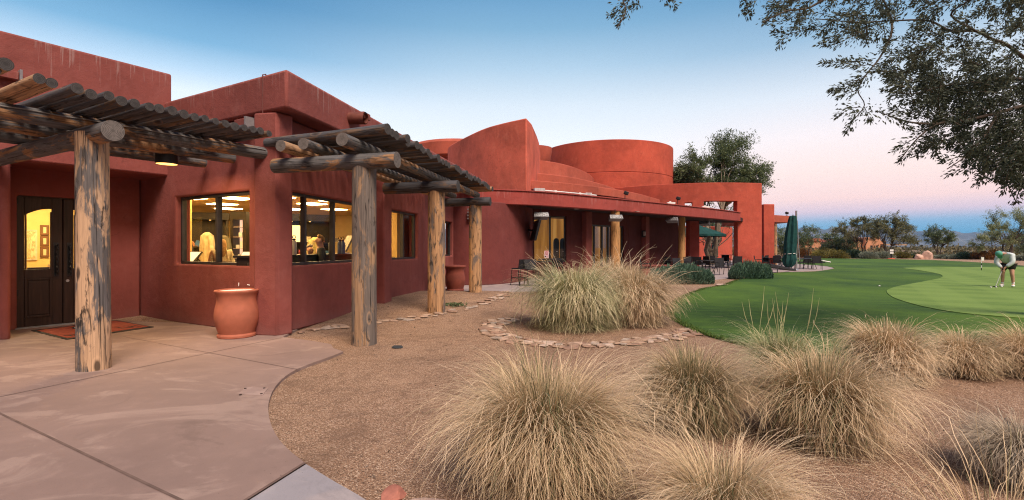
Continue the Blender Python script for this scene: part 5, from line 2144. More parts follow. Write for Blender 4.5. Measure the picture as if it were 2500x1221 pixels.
# ------------------------------------------------------------------ bunch grasses
def bunch(label, px, py, R, H, n, mat, seed, width=.0055, upright=.30, stalks=6, green=.35, loc=None, stalk_h=1.35, droop=1.0, group='ornamental bunch grasses', shift=0.0):
    g = np.random.default_rng(seed)
    x0, y0, _ = G(px, py) if loc is None else (*loc, 0)
    z0 = gh(x0, y0) - .01
    S = 8
    # fountain arcs that hang over, a low skirt, and a loose upright centre; some blades are kinked
    kind = g.random(n)
    upm, low = kind < upright, kind > .62
    phi = g.uniform(0, 2 * np.pi, n)
    br = np.sqrt(g.random(n)) * R * .26
    lob = 1 + .16 * np.sin(phi * 3 + seed * 1.7) + .10 * np.sin(phi * 7 + seed)
    el = np.where(upm, np.radians(g.normal(80, 9, n)), np.where(low, np.radians(g.uniform(-22, 58, n)), np.radians(g.uniform(52, 84, n))))
    Lb = np.where(upm, g.uniform(.55, 1.18, n) * H, np.where(low, g.uniform(.55, 1.12, n) * R * 1.08, g.uniform(.62, 1.30, n) * R * 1.62 * lob))
    kap = np.where(upm, np.abs(g.normal(.25, .45, n)), np.where(low, g.uniform(.1, 1.1, n), g.uniform(1.5, 3.0, n) * droop))
    dphi = np.where(upm, g.normal(0, .9, n), g.normal(0, .42, n))
    ph2 = phi + dphi
    t = np.linspace(0, 1, S + 1)
    pw = np.where(low, 1.2, g.uniform(1.5, 2.3, n))[:, None]
    ang = el[:, None] - kap[:, None] * t[None, :] ** pw
    kk = g.random(n) < .07
    kp = g.uniform(.35, .8, n)
    ang = np.where(kk[:, None] & (t[None, :] > kp[:, None]), ang - g.uniform(.7, 1.9, n)[:, None], ang)
    ang = np.maximum(ang, -1.45)
    seg = (Lb / S)[:, None]
    hx = np.concatenate([np.zeros((n, 1)), np.cumsum(np.cos(ang[:, :-1]) * seg, 1)], 1)
    hz = np.concatenate([np.zeros((n, 1)), np.cumsum(np.sin(ang[:, :-1]) * seg, 1)], 1)
    zz = hz + np.where(low, g.uniform(.10, .46, n), g.uniform(0, .12, n))[:, None] * H
    wander = np.cumsum(g.normal(0, .09, (n, S + 1)), 1) * t[None, :] * .6
    bx = (br * np.cos(phi))[:, None] + hx * np.cos(ph2[:, None] + wander)
    by = (br * np.sin(phi))[:, None] + hx * np.sin(ph2[:, None] + wander)
    zz = np.maximum(zz, .006 + g.random((n, 1)) * .03)
    C = np.stack([bx, by, zz], -1)
    tw = ph2[:, None] + np.pi / 2 + g.normal(0, .5, (n, 1))
    wd = width * g.uniform(.6, 1.25, n)[:, None] * (1 - .78 * t[None, :] ** 1.6)
    side = np.stack([np.cos(tw) * np.ones_like(bx), np.sin(tw) * np.ones_like(bx), np.zeros_like(bx)], -1)
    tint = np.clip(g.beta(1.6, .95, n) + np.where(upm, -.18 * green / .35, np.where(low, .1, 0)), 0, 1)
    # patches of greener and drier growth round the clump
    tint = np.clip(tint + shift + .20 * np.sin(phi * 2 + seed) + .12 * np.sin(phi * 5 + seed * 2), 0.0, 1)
    tp = tint[:, None] * (.06 + .94 * t[None, :] ** 1.1)  # roots darker and greener, with shade inside the clump painted in
    Vq = np.stack([C - side * wd[..., None], C + side * wd[..., None]], 2)
    V = Vq.reshape(-1, 3)
    tp = np.repeat(tp[:, :, None], 2, 2).reshape(-1)
    i0 = (np.arange(n) * (S + 1) * 2)[:, None] + (np.arange(S) * 2)[None, :]
    Q = np.stack([i0, i0 + 1, i0 + 3, i0 + 2], -1).reshape(-1, 4)
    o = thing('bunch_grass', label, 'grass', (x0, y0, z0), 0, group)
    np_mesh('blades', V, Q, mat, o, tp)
    if stalks:
        b = MB()
        for k in range(stalks):
            a, l_ = g.uniform(0, 6.28), g.uniform(.05, .42)
            h_ = H * g.uniform(.85, 1.1) * stalk_h
            l_ *= .6
            ox, oy = g.normal(0, .45 * R), g.normal(0, .35 * R)
            b.tube([(ox, oy, .1), (ox + math.cos(a) * l_ * .45 * h_, oy + math.sin(a) * l_ * .45 * h_, h_ * .5), (ox + math.cos(a) * l_ * h_, oy + math.sin(a) * l_ * h_, h_ * .82), (ox + math.cos(a) * l_ * 1.18 * h_, oy + math.sin(a) * l_ * 1.18 * h_, h_)], [width * .5, width * .45, width * .95, width * .3], 5)
        b.build('seed_stalks', M['stalk'], o)
    return o


def arching(o, n, H, R, seed, w):
    g = np.random.default_rng(seed)
    b = MB()
    for k in range(n):
        a, el, L = g.uniform(0, 6.28), math.radians(g.uniform(52, 80)), H * g.uniform(1.15, 1.6)
        p, q = Vector((math.cos(a) * R * .3, math.sin(a) * R * .3, .2)), []
        kap = g.uniform(.5, 1.7)
        for i in range(9):
            q.append(p.copy())
            e_ = el - kap * (i / 8) ** 2
            p += Vector((math.cos(a) * math.cos(e_), math.sin(a) * math.cos(e_), math.sin(e_))) * L / 8
        b.tube(q, [w] * 6 + [w * .9, w * .7, w * .35], 4)
    tag(b.build('flower_stalks', M['stalk_pale'], o), kind='stuff')


M['stalk_pale'] = plain('pale dry stalk', (.66, .52, .36), .8, 0, .12)
M['stalk'] = plain('seed stalk', (.42, .40, .20), .8, 0, .15)
GS, GG, GY = M['grass_straw'], M['grass_green'], M['grass_gray']
bunch('biggest straw grass clump at the bottom centre of the picture', 1332, 1172, .50, .63, 12500, GS, 1, .0025, .16, 6, stalk_h=1.1, shift=-.08)
bunch('grey green grass clump with a shaggy straw skirt, behind the biggest clump', 1690, 1034, .41, .58, 8500, GS, 2, .0027, .14, 3, stalk_h=1.15, shift=-.24)
bunch('straw and green grass clump standing alone before the bare gravel', 2005, 1066, .46, .58, 9500, GS, 3, .0027, .15, 4, stalk_h=1.2, shift=-.10)
bunch('loose green grass clump with tall seed stalks against the lawn edge', 1905, 940, .40, .52, 4200, GG, 4, .0034, .30, 14, stalk_h=1.95)
bunch('straw grass clump with green tips at the lawn corner', 2165, 925, .43, .58, 7000, GS, 5, .0034, .22, 8, stalk_h=1.25, shift=.02)
bunch('small golden grass clump with a dark heart on the right', 2350, 914, .33, .43, 5200, GS, 6, .0034, .20, 3, stalk_h=1.1)
bunch('golden grass clump cut off by the right edge of the picture', 2512, 914, .40, .47, 5200, GS, 7, .0034, .20, 3, stalk_h=1.1)
bunch('pale pinkish grass clump at the very bottom, right of the biggest clump', 1765, 1335, .34, .36, 7000, GS, 8, .0022, .16, 2, stalk_h=1.0)
bunch('dark grey grass mound at the lower right corner', 2505, 1172, .28, .35, 6500, GY, 9, .0023, .08, 1, stalk_h=1.0, droop=1.35)
bunch('thin straw grass spraying in from the bottom right corner', 2440, 1420, .44, .30, 520, GS, 10, .0022, .3, 2, stalk_h=1.0, droop=.7)
arching(bunch('large green hearted grass clump on the stone ringed island', 1402, 798, .76, .92, 12000, GG, 11, .0052, .16, 0), 40, .95, .7, 71, .0034)
arching(bunch('large straw grass clump on the stone ringed island', 1545, 788, .68, .98, 12000, GS, 12, .0052, .18, 0), 45, 1.0, .6, 72, .0034)
arching(bunch('tall pale grass rising behind the two island clumps', 1490, 752, .76, 1.0, 5000, GS, 13, .0055, .30, 0), 40, 1.1, .7, 73, .0034)
# low weed by the middle post
x, y, _ = G(1110, 748, .12)
n = 160
C = np.stack([rng.normal(0, .13, n), rng.normal(0, .10, n), np.abs(rng.normal(.03, .02, n))], -1)
U = np.stack([rng.normal(0, 1, n), rng.normal(0, 1, n), rng.uniform(.1, .8, n)], -1)
tag(leaf_mesh('weed', C + np.array([x, y, gh(x, y)]), U, .075, .032, M['tree_green'], origin=(x, y, gh(x, y))), 'low green weed in the gravel beside the middle log post', 'weed')


# ------------------------------------------------------------------ shrubs and trees
def shrub(label, c, r, n, mat, seed, leaf=(.05, .018), name='shrub', up=.6, group=None, lumps=9, cat='shrub', stems=True):
    """mound of twigs and leaves: lumpy, open at the edge"""
    g = np.random.default_rng(seed)
    cx, cy, cz = c
    lc = unit(g.normal(size=(lumps, 3))) * np.array(r) * .55
    lc[:, 2] = np.abs(lc[:, 2])
    lt = g.uniform(-.22, .22, lumps)
    k = g.integers(0, lumps, n)
    d = unit(g.normal(size=(n, 3)))
    rad = g.random(n) ** .42
    Cc = lc[k] + d * rad[:, None] * np.array(r) * .52
    Cc[:, 2] = np.abs(Cc[:, 2]) + .02
    out = unit(Cc / np.array(r))
    U = out * .7 + d * .5 + np.array([0, 0, up])
    tint = np.clip(g.beta(2, 2, n) + lt[k], 0, 1)
    o = thing(name, label, cat, (cx, cy, cz), 0, group)
    leaf_mesh('foliage', Cc, U, g.uniform(.7, 1.35, n) * leaf[0], g.uniform(.7, 1.3, n) * leaf[1], mat, o, tint)
    if stems:
        b = MB()
        for i in range(lumps):
            p = lc[i]
            b.tube([(p[0] * .05, p[1] * .05, 0), (p[0] * .5, p[1] * .5, p[2] * .6), tuple(p)], [r[2] * .03, r[2] * .02, r[2] * .008], 5)
        b.build('stems', M['bark'], o)
    return o


def hedge(label, px0, px1, py, w, h, n, seed):
    g = np.random.default_rng(seed)
    a, c = Vector(G(px0, py)), Vector(G(px1, py))
    ctr = (a + c) / 2
    L = (c - a).length / 2
    u = g.uniform(-1, 1, n)
    lump = .86 + .07 * np.sin(u * 5.3 + seed) + .05 * np.sin(u * 13.7 + 2 * seed) + .04 * np.sin(u * 31 + seed)
    ph = g.uniform(0, np.pi, n)
    rad = g.random(n) ** .35 * (1 + .16 * (g.random(n) ** 4)) * (1 + .05 * np.sin(u * 40 + ph * 3))
    env = np.clip(1 - u ** 4, 0.02, 1) ** .4
    C = np.stack([u * L, np.cos(ph) * w * rad * env, .04 + np.sin(ph) ** .8 * h * .86 * rad * env * lump], -1)
    U = np.stack([g.normal(.12, .35, n), np.cos(ph) * .5 + g.normal(0, .3, n), np.sin(ph) * .6 + .85 + g.normal(0, .2, n)], -1)
    o = thing('rosemary_hedge', label, 'hedge', tuple(ctr), 0)
    tint = np.clip(g.beta(2, 2, n) * (.6 + .5 * rad), 0, 1)
    leaf_mesh('foliage', C, U, g.uniform(.10, .22, n), g.uniform(.018, .030, n), M['rosemary'], o, tint)
    b = MB()
    for i in range(26):
        x_ = g.uniform(-.9, .9) * L
        b.tube([(x_ * .9, g.normal(0, .08), 0), (x_, g.normal(0, w * .4), h * .35), (x_ + g.normal(0, .08), g.normal(0, w * .5), h * .7)], [.014, .010, .004], 5)
    b.build('stems', M['bark'], o)
    return o


hedge('bushy rosemary hedge behind the island grasses, the longer one', 1583, 1741, 692, .62, .92, 15000, 1)
hedge('darker rosemary hedge near the patio, the shorter one', 1782, 1882, 681, .60, .98, 11000, 2)


def branch_pts(p, q, g, sag=.0, n=5, jit=.05):
    p, q = np.array(p, float), np.array(q, float)
    L = np.linalg.norm(q - p)
    out = []
    for i in range(n + 1):
        u = i / n
        w = p + (q - p) * u + np.array([0, 0, 1]) * math.sin(u * math.pi) * sag * L
        if 0 < i < n:
            w = w + g.normal(0, jit * L, 3)
        out.append(tuple(w))
    return out


def tree(name, label, base, crowns, n, mat, seed, leaf=(.10, .04), trunk_r=.12, fork=.35, bark='bark', group=None, clumps=26, sigma=.22, stems=3, spray=.5, lean=(0, 0)):
    """crowns: ellipsoids (dx, dy, z, rx, ry, rz) measured from the base"""
    g = np.random.default_rng(seed)
    o = thing(name, label, 'tree', base, 0, group)
    tot = sum(c[3] * c[5] for c in crowns)
    cc, cr = [], []
    for c in crowns:
        m = max(3, int(clumps * c[3] * c[5] / tot))
        d = unit(g.normal(size=(m, 3)))
        rad = g.uniform(.25, 1, m) ** .5
        cc.append(np.array(c[:3]) + d * rad[:, None] * np.array(c[3:]))
        cr += [min(c[3:])] * m
    cc = np.concatenate(cc)
    cr = np.array(cr)
    topz = max(c[2] + c[5] for c in crowns)
    b = MB()
    fz = topz * fork
    forks = []
    for s in range(stems):
        a = 2 * math.pi * s / stems + g.uniform(-.5, .5)
        sp = fz * .30
        f = np.array([math.cos(a) * sp + lean[0], math.sin(a) * sp + lean[1], fz * g.uniform(.85, 1.15)])
        forks.append(f)
        b.tube(branch_pts((math.cos(a) * trunk_r * .5, math.sin(a) * trunk_r * .5, -.05), f, g, 0, 4, .05), [trunk_r * k for k in (1.1, .9, .8, .72, .66)], 9, wob=.08, seed=seed + s)
    tr = b
    br_ = MB()
    for i, c in enumerate(cc):
        f = min(forks, key=lambda q: np.linalg.norm(q[:2] - c[:2]))
        br_.tube(branch_pts(f, c, g, .06, 5, .045), [trunk_r * k for k in (.42, .30, .22, .16, .10, .05)], 6)
    tr.build('trunk', M[bark], o)
    br_.build('branches', M[bark], o)
    m = len(cc)
    per = n // m
    k = np.repeat(np.arange(m), per)
    N = len(k)
    ctr = np.array([np.mean([c[0] for c in crowns]), np.mean([c[1] for c in crowns]), np.mean([c[2] for c in crowns])])
    od = unit(cc - ctr + g.normal(0, .3, cc.shape))
    # leaves sit on short sprays that leave each clump outwards and upwards
    ns = 9
    sd = unit(od[:, None, :] * .9 + g.normal(0, .75, (m, ns, 3)) + np.array([0, 0, .25]))
    sl = cr[:, None] * g.uniform(.35, 1.0, (m, ns)) * (sigma * 2.6)
    si = g.integers(0, ns, N)
    u = g.random(N) ** .8
    C = cc[k] + sd[k, si] * (sl[k, si] * u)[:, None] * (1 + spray * .2) + g.normal(0, 1, (N, 3)) * (cr[k] * sigma * .22)[:, None]
    C[:, 2] = np.maximum(C[:, 2], .1)
    U = sd[k, si] + g.normal(0, .7, (N, 3))
    tint = np.clip(g.beta(2, 2.2, N) + g.uniform(-.25, .25, m)[k], 0, 1)
    leaf_mesh('crown', C, U, g.uniform(.7, 1.4, N) * leaf[0], g.uniform(.7, 1.3, N) * leaf[1], M[mat], o, tint)
    return o


def at_px(px, Y):
    return ((px - CX) * Y / F, Y, 0)


# the courtyard tree: pale trunks in the opening, crown above the curved wall
bx = (1737 - CX) * 45 / F
tree('courtyard_tree', 'bushy green tree with pale trunks rising behind the curved wall', (bx, 45, 0),
     [(-1.2, 0, 8.3, 1.9, 1.9, 1.6), (1.6, .3, 9.3, 1.7, 1.7, 2.1), (-2.4, .2, 7.7, 1.4, 1.3, 1.2), (.2, 0, 8.4, 1.3, 1.2, 1.2), (3.4, 0, 8.0, 1.5, 1.6, 1.4), (.6, 0, 7.2, 2.6, 2, 1.2), (-2.6, 0, 7.2, 1.1, 1.2, 1.0)], 56000, 'tree_green', 5, (.17, .07), .20, .42, 'bark_pale', None, 120, .40, 5)
g5 = np.random.default_rng(55)
b = MB()
for k in range(16):
    p = (g5.normal(0, .3), g5.normal(0, .3), g5.uniform(1.2, 3.2))
    q_ = (p[0] + g5.normal(.2, 1.1), p[1] + g5.normal(0, .6), p[2] + g5.uniform(.2, 1.9))
    b.tube(branch_pts(p, q_, g5, .1, 4, .06), [.05, .04, .03, .02, .01], 6)
b.build('branches', M['bark_pale'], [o for o in COL.objects if o.name.startswith('courtyard_tree')][0])
tree('backdrop_tree', 'brownish tree behind the courtyard, seen through the wall opening', (at_px(1770, 66)), [(0, 0, 4.2, 3.4, 2, 2.4), (-3, 0, 3.6, 2, 1.5, 2)], 5000, 'tree_olive', 6, (.22, .09), .16, .3, 'bark', None, 26, .4)
tree('backdrop_tree', 'dark tree behind the courtyard, seen in the slit above the canopy', (at_px(1752, 60)), [(0, 0, 5.0, 3.0, 2, 1.7)], 5200, 'tree_green', 7, (.22, .09), .16, .4, 'bark', None, 24, .4)

# trees beyond the lawn
TB = 'desert trees beyond the lawn'
tl_ = [
    ('desert_tree', 'small grey green tree between the far log posts and the closed umbrella', 1912, 74, [(0, 0, 3.0, 1.3, 1.2, 1.3), (.2, 0, 1.6, 1.1, 1, .9)], 3200, 'tree_green', 11, (.17, .07), .07, .28),
    ('desert_tree', 'thin airy tree just right of the closed umbrella', 1972, 72, [(0, 0, 3.5, 1.5, 1.3, 1.0), (-.4, 0, 2.5, 1.2, 1, .8)], 2600, 'tree_green', 12, (.16, .065), .06, .42),
    ('desert_tree', 'upright dark young tree left of the wide mesquites', 2026, 84, [(0, 0, 2.6, 1.1, 1, 1.4), (0, 0, 1.2, 1.4, 1.1, .9)], 3600, 'tree_green', 13, (.17, .08), .08, .2),
    ('desert_tree', 'round dark tree below the left mesquite', 2062, 84, [(0, 0, 1.9, 1.7, 1.4, 1.4)], 3600, 'tree_green', 14, (.18, .08), .09, .2),
    ('mesquite_tree', 'leaning airy mesquite, left one of the wide pair beyond the lawn', 2103, 80, [(-1.6, 0, 4.6, 1.9, 1.6, 1.2), (-3.2, 0, 3.9, 1.2, 1.2, .9), (.7, 0, 5.0, 1.6, 1.5, 1.2), (-.4, 0, 5.6, 1.3, 1.2, .7)], 5200, 'tree_olive', 15, (.18, .075), .11, .40),
    ('mesquite_tree', 'wide dense mesquite, right one of the pair beyond the lawn', 2166, 76, [(0, 0, 4.4, 2.1, 1.8, 1.5), (2.0, 0, 3.6, 1.9, 1.6, 1.5), (-1.3, 0, 4.2, 1.5, 1.4, 1.3), (3.5, 0, 3.0, 1.2, 1, 1.0), (.7, 0, 5.3, 1.3, 1.2, .8)], 9500, 'tree_olive', 16, (.18, .075), .13, .32),
    ('mesquite_tree', 'lone small mesquite before the mountain peak', 2291, 82, [(0, 0, 3.5, 1.9, 1.6, 1.2), (-.9, 0, 2.9, 1.4, 1.3, .9), (1.2, 0, 2.9, 1.3, 1.2, .9)], 4800, 'tree_green', 17, (.18, .075), .10, .36),
    ('paloverde_tree', 'large pale green palo verde behind the golfer', 2462, 62, [(.4, 0, 4.4, 1.9, 1.8, 1.6), (-2.2, 0, 2.9, 1.7, 1.5, 1.2), (2.4, 0, 3.9, 1.6, 1.5, 1.5), (-.6, 0, 3.4, 1.7, 1.5, 1.3), (-3.5, 0, 2.1, 1.1, 1.1, .9), (3, 0, 2.2, 1.6, 1.4, 1.2)], 13000, 'paloverde', 18, (.15, .05), .13, .34),
    ('desert_tree', 'low dark tree at the right edge behind the golfer', 2530, 66, [(0, 0, 1.9, 2.2, 1.6, 1.5)], 4200, 'tree_green', 19, (.17, .07), .10, .25)]
for nm, lab, px, Y, cr_, n, m_, sd_, lf, trr, fk in tl_:
    tree(nm, lab, at_px(px, Y), cr_, int(n * 2.2), m_, sd_, lf, trr, fk, 'bark', TB, 44, .40)
SB = 'desert shrubs along the far lawn edge'
sl_ = [
    ('yellow green bush right of the patio chairs', 1998, 70, 1.9, 1.5, 'bush_yellow'), ('yellow flowering bush, brightest in the row', 2040, 69, 1.9, 1.75, 'bush_yellow'),
    ('olive grey bush left of the silver bushes', 2084, 70, 1.8, 1.55, 'bush_dark'), ('silver leaved bush, left one', 2118, 68, 1.5, 1.25, 'bush_gray'), ('silver leaved bush, right one, before the mesquite trunk', 2155, 68, 1.6, 1.35, 'bush_gray'),
    ('dull olive bush right of the little white sign', 2202, 69, 1.4, 1.2, 'bush_yellow'), ('low brown green bush beside the pointed boulder', 2226, 70, 1.2, .9, 'bush_dark'),
    ('low grey bush right of the round boulder', 2300, 68, 1.5, .7, 'bush_gray'), ('pale grey bush left of the dark one', 2328, 66, 1.3, .8, 'bush_gray'), ('dark green bush left of the russet hedge', 2360, 65, 1.4, 1.3, 'bush_dark'),
    ('russet orange bush, left half of the pair', 2393, 64, 1.3, 1.4, 'bush_orange'), ('russet orange bush, right half nearest the golfer', 2424, 62, 1.4, 1.6, 'bush_orange'),
    ('yellow bush behind the golfer', 2478, 60, 1.2, 1.1, 'bush_yellow'), ('silver bush at the right edge of the picture', 2506, 57, 1.2, 1.3, 'bush_gray'),
    ('brown thicket left of the thin airy tree', 1958, 76, 2.0, 2.0, 'bush_orange'), ('mid green thicket behind the yellow bushes', 2008, 82, 2.6, 2.0, 'bush_yellow')]
for k, (lab, px, Y, w, h, m_) in enumerate(sl_):
    shrub(lab, at_px(px, Y), (w, w * .8, h * .78), 3400, M[m_], 300 + k, (.17, .085), group=SB, up=.3)
# open desert scrub, one far mass
g = np.random.default_rng(99)
Cs, Us, Ts, Ls = [], [], [], []
for k in range(900):
    Y = 88 * (14 ** (g.random() ** 1.3))
    X = (g.uniform(.36, 1.22) if g.random() < .85 else g.uniform(-1.2, 1.4)) * Y
    r_ = g.uniform(.9, 2.2) * (1 + Y / 500)
    m = 60 if Y < 250 else 26
    d = unit(g.normal(size=(m, 3))) * g.random((m, 1)) ** .4 * np.array([r_ * 1.2, r_ * 1.2, r_ * g.uniform(.5, 1.0)])
    d[:, 2] = np.abs(d[:, 2])
    Cs.append(d + np.array([X, Y, 0]))
    Us.append(g.normal(size=(m, 3)))
    Ts.append(np.clip(g.beta(2, 2, m) + g.uniform(-.3, .3), 0, 1))
    Ls.append(np.full(m, (.35 if Y < 250 else .7) * r_ / 1.4))
Ls = np.concatenate(Ls)
M['scrub'] = leafmat('desert scrub', (.05, .055, .025), (.22, .18, .085), .2)
tag(leaf_mesh('desert_scrub', np.concatenate(Cs), np.concatenate(Us), Ls, Ls * .5, M['scrub'], None, np.concatenate(Ts)), kind='stuff')

# far houses, the pale wall, the sign and the flag
adobe = plain('sunlit adobe', (.50, .24, .13), .9, 0, .12, .5)  # orange of the falling light is mixed into this base colour
tan = plain('tan adobe', (.36, .24, .15), .9, 0, .12, .5)
hx, hy = (2125 - CX) * 150 / F, 150.0
o = thing('adobe_house', 'orange adobe house with stepped walls behind the mesquites', 'house', (hx, hy, 0), .15)
b = MB()
b.box(-4.5, .5, -3, 4, 0, 4.6)
b.box(.6, 3.4, -2, 3, 0, 3.6)
b.box(-7.2, -4.6, -1.5, 3, 0, 4.0)
b.build('wall', adobe, o, bevel=.15)
b = MB()
b.box(1.2, 9, -3.6, -2.1, 2.2, 2.6)
b.build('porch_roof', tan, o, smooth=False)
for x_ in (-2.6, -.8):
    b = MB()
    b.box(x_ - .4, x_ + .4, -3.04, -3.003, 1.0, 2.2)
    b.build('window', plain('dark far window', (.03, .03, .03), .3), o, smooth=False)
for px, Y, w, h, lab in ((2048, 160, 5.5, 3.9, 'low red roofed house left of the mesquites'), (1968, 150, 2.6, 4.0, 'small pink house corner right of the closed umbrella')):
    o = thing('far_house', lab, 'house', at_px(px, Y), .1)
    b = MB()
    b.box(-w, w, -3, 3, 0, h - .5)
    b.build('wall', adobe if px < 2000 else tan, o, bevel=.1)
    b = MB()
    b.slab([(-w - .4, h - .498), (w + .4, h - .498), (w * .8, h + .3), (-w * .8, h + .3)], -3.4, 3.4)
    b.build('roof', plain('dull red roof', (.30, .10, .06), .9, 0, .15, .8), o, smooth=False)
wA, wB = at_px(2108, 118), at_px(2440, 96)
b = MB()
b.wall([wA[:2], wB[:2]], .3, .55, .95)
tag(b.build('boundary_wall', plain('pale rendered wall', (.62, .55, .42), .9, 0, .1, .4), None, fixn=True), 'long low pale wall running behind the desert shrubs', 'wall')
Y = 64.5
o = thing('tee_sign', 'little sign with two white plates on a dark post at the far lawn edge', 'sign', at_px(2176, Y), 0)
b = MB()
b.box(-.07, .07, -.05, .05, 0, 1.35)
b.build('post', M['black'], o, smooth=False)
for z0, z1 in ((.72, .92), (1.02, 1.28)):
    b = MB()
    b.box(-.24, .24, -.08, -.051, z0, z1)
    b.build('plate', M['white'], o, smooth=False)
b = MB()
b.lathe([(.45, 0), (.40, .10), (.12, .16), (0, .16)], n=14)
b.build('base', plain('red clay base', (.5, .10, .05), .8), o)
x, y, _ = G(2396, 660, .05)
o = thing('practice_flag', 'short white and black flagstick on the putting green', 'flag', (x, y, .05))
b = MB()
for k, (z0, z1) in enumerate(((0, .16), (.16, .32), (.32, .46), (.46, .62))):
    b = MB()
    b.tube([(0, 0, z0), (0, 0, z1)], .022, 8)
    b.build('stick', M['black'] if k % 2 == 0 else M['white'], o)
b = MB()
b.box(.0, .16, -.01, .01, .62, .84)
b.tube([(0, 0, .6), (0, 0, .86)], .02, 8)
b.build('flag', M['white'], o, smooth=False)
for px, py, z, lab in ((2419, 703.5, .05, 'white golf ball farthest left of the row of three'), (2432, 703, .05, 'white golf ball in the middle of the row of three'), (2445.5, 701.5, .05, 'white golf ball touching the putter head'), (2147, 700, ZL, 'lone white golf ball on the dark lawn')):
    x, y, _ = G(px, py, z)
    b = MB()
    b.lathe([(.0, 0), (.016, .004), (.026, .014), (.030, .028), (.026, .042), (.016, .052), (0, .056)], (0, 0, 0), 14)
    b.xf = None
    o = b.build('golf_ball', M['white'])
    o.location = (x, y, z)
    tag(o, lab, 'golf ball')


# ------------------------------------------------------------------ overhanging mesquite, upper right
ZX = lambda zx, zy: (zx / 2.18 + 1450, zy / 2.18)
g = np.random.default_rng(21)
tc_ = (11.6, 10.4, 0)
o = thing('overhanging_mesquite', 'large mesquite overhanging the scene from the upper right', 'tree', tc_)
off = np.array(tc_)
b = MB()
b.tube([Vector(p) - Vector(tc_) for p in ((11.6, 10.4, -.1), (11.5, 10.3, 1.2), (11.3, 10.1, 2.4), (10.9, 9.8, 3.6))], [.30, .24, .21, .18], 14, wob=.05)
b.build('trunk', M['bark'], o)
limbs = [
    [(2289, 310, 9.2), (2200, 240, 9.0), (2110, 205, 8.9), (2030, 165, 8.8), (1900, 165, 8.7), (1780, 110, 8.6), (1600, 110, 8.5), (1400, 118, 8.4), (1180, 100, 8.3)],
    [(2030, 165, 8.8), (1900, 80, 8.3), (2000, 0, 8.0), (2080, -80, 7.8)],
    [(1585, 110, 8.5), (1580, 190, 8.4), (1520, 310, 8.4), (1455, 390, 8.3), (1405, 480, 8.3), (1440, 560, 8.3), (1380, 640, 8.2)],
    [(1585, 110, 8.5), (1550, 20, 8.2), (1500, -60, 8.0)],
    [(2289, 420, 8.6), (2160, 420, 8.3), (2000, 440, 8.1), (1850, 460, 8.0), (1700, 500, 7.9), (1560, 485, 7.9)],
    [(2289, 560, 8.2), (2150, 600, 8.0), (1980, 640, 7.8), (1830, 660, 7.7), (1720, 740, 7.6), (1630, 850, 7.6)],
    [(2150, 600, 8.0), (2080, 720, 7.8), (1980, 830, 7.7), (1880, 900, 7.6)],
    [(2289, 700, 8.4), (2230, 840, 8.2), (2190, 940, 8.0), (2250, 1080, 8.0)],
    [(2000, 0, 8.0), (1700, -40, 7.7), (1300, -60, 7.5), (1000, -50, 7.4), (600, -90, 7.2), (180, -70, 7.0), (170, 60, 7.0), (125, 145, 7.0)],
    [(1300, -60, 7.5), (1150, 40, 7.5), (1020, 60, 7.5), (900, 120, 7.5)],
    [(1830, 660, 7.7), (1680, 650, 7.7), (1500, 590, 7.7)]]
b = MB()


def W3(p):
    px, py = ZX(p[0], p[1])
    return Vector(P(px, py, p[2])) - Vector(tc_)


lim3 = [spl([W3(p) for p in L_], 4) for L_ in limbs]
root = Vector((10.9, 9.8, 3.6)) - Vector(tc_)
for i, L_ in enumerate(lim3):
    r0_ = .040 if i in (0, 4, 5) else .022
    pts = L_
    if i in (0, 4, 5, 7):
        st_ = spl([root, (root + L_[0]) / 2 + Vector((.2, 0, .25)), L_[0]], 4)
        pts = st_ + L_[1:]
    m = len(pts)
    b.tube(pts, [max(.008, r0_ * (1 - .85 * k / (m - 1))) for k in range(m)], 7, wob=.05, seed=i)
b.build('branches', M['bark'], o)
# leaf sprays: hand placed rim sprays plus the dense body
sprays = [[(200, -40), (178, 20), (150, 85), (122, 148)], [(178, 10), (110, 75), (68, 82)], [(215, -30), (230, 20), (190, 40)], [(395, -30), (420, 15), (442, 45)], [(370, -30), (400, 5)],
          [(800, -20), (815, 40), (832, 95)], [(870, -10), (830, 30), (795, 75)], [(1010, 20), (950, 70), (890, 125)], [(1100, 60), (1020, 110), (905, 115)], [(1130, 150), (1040, 180), (945, 168)], [(1040, 185), (1000, 220), (968, 262)],
          [(1350, 150), (1260, 205), (1195, 240)], [(1400, 180), (1300, 230), (1230, 250)], [(1500, 310), (1380, 332), (1208, 335)], [(1480, 340), (1400, 350), (1300, 320)], [(1455, 395), (1370, 440), (1245, 485)], [(1440, 410), (1330, 470), (1260, 500)], [(1405, 480), (1340, 500), (1295, 522)], [(1450, 420), (1420, 450), (1380, 460)],
          [(1420, 570), (1360, 580), (1280, 632)], [(1440, 590), (1390, 610), (1340, 715)], [(1440, 570), (1460, 620), (1470, 652)], [(1500, 590), (1590, 625), (1700, 690)], [(1700, 520), (1620, 500), (1528, 480)], [(1750, 590), (1660, 600), (1575, 570)],
          [(1720, 730), (1650, 770), (1585, 815)], [(1720, 770), (1670, 820), (1615, 868)], [(1800, 770), (1750, 800), (1700, 838)], [(1950, 830), (1890, 850), (1840, 852)], [(1990, 880), (1930, 910), (1880, 935)], [(2080, 920), (2060, 960), (2035, 992)], [(2200, 900), (2180, 940), (2165, 975)], [(2270, 980), (2255, 1040), (2242, 1092)], [(2240, 900), (2260, 960), (2285, 990)], [(2150, 880), (2100, 930), (2040, 960)]]
poly = [(900, -60), (1010, 40), (1180, 130), (1400, 175), (1540, 250), (1570, 330), (1560, 420), (1650, 500), (1720, 570), (1790, 650), (1760, 720), (1850, 770), (1950, 810), (2080, 880), (2180, 900), (2240, 950), (2420, 1000), (2420, -60)]


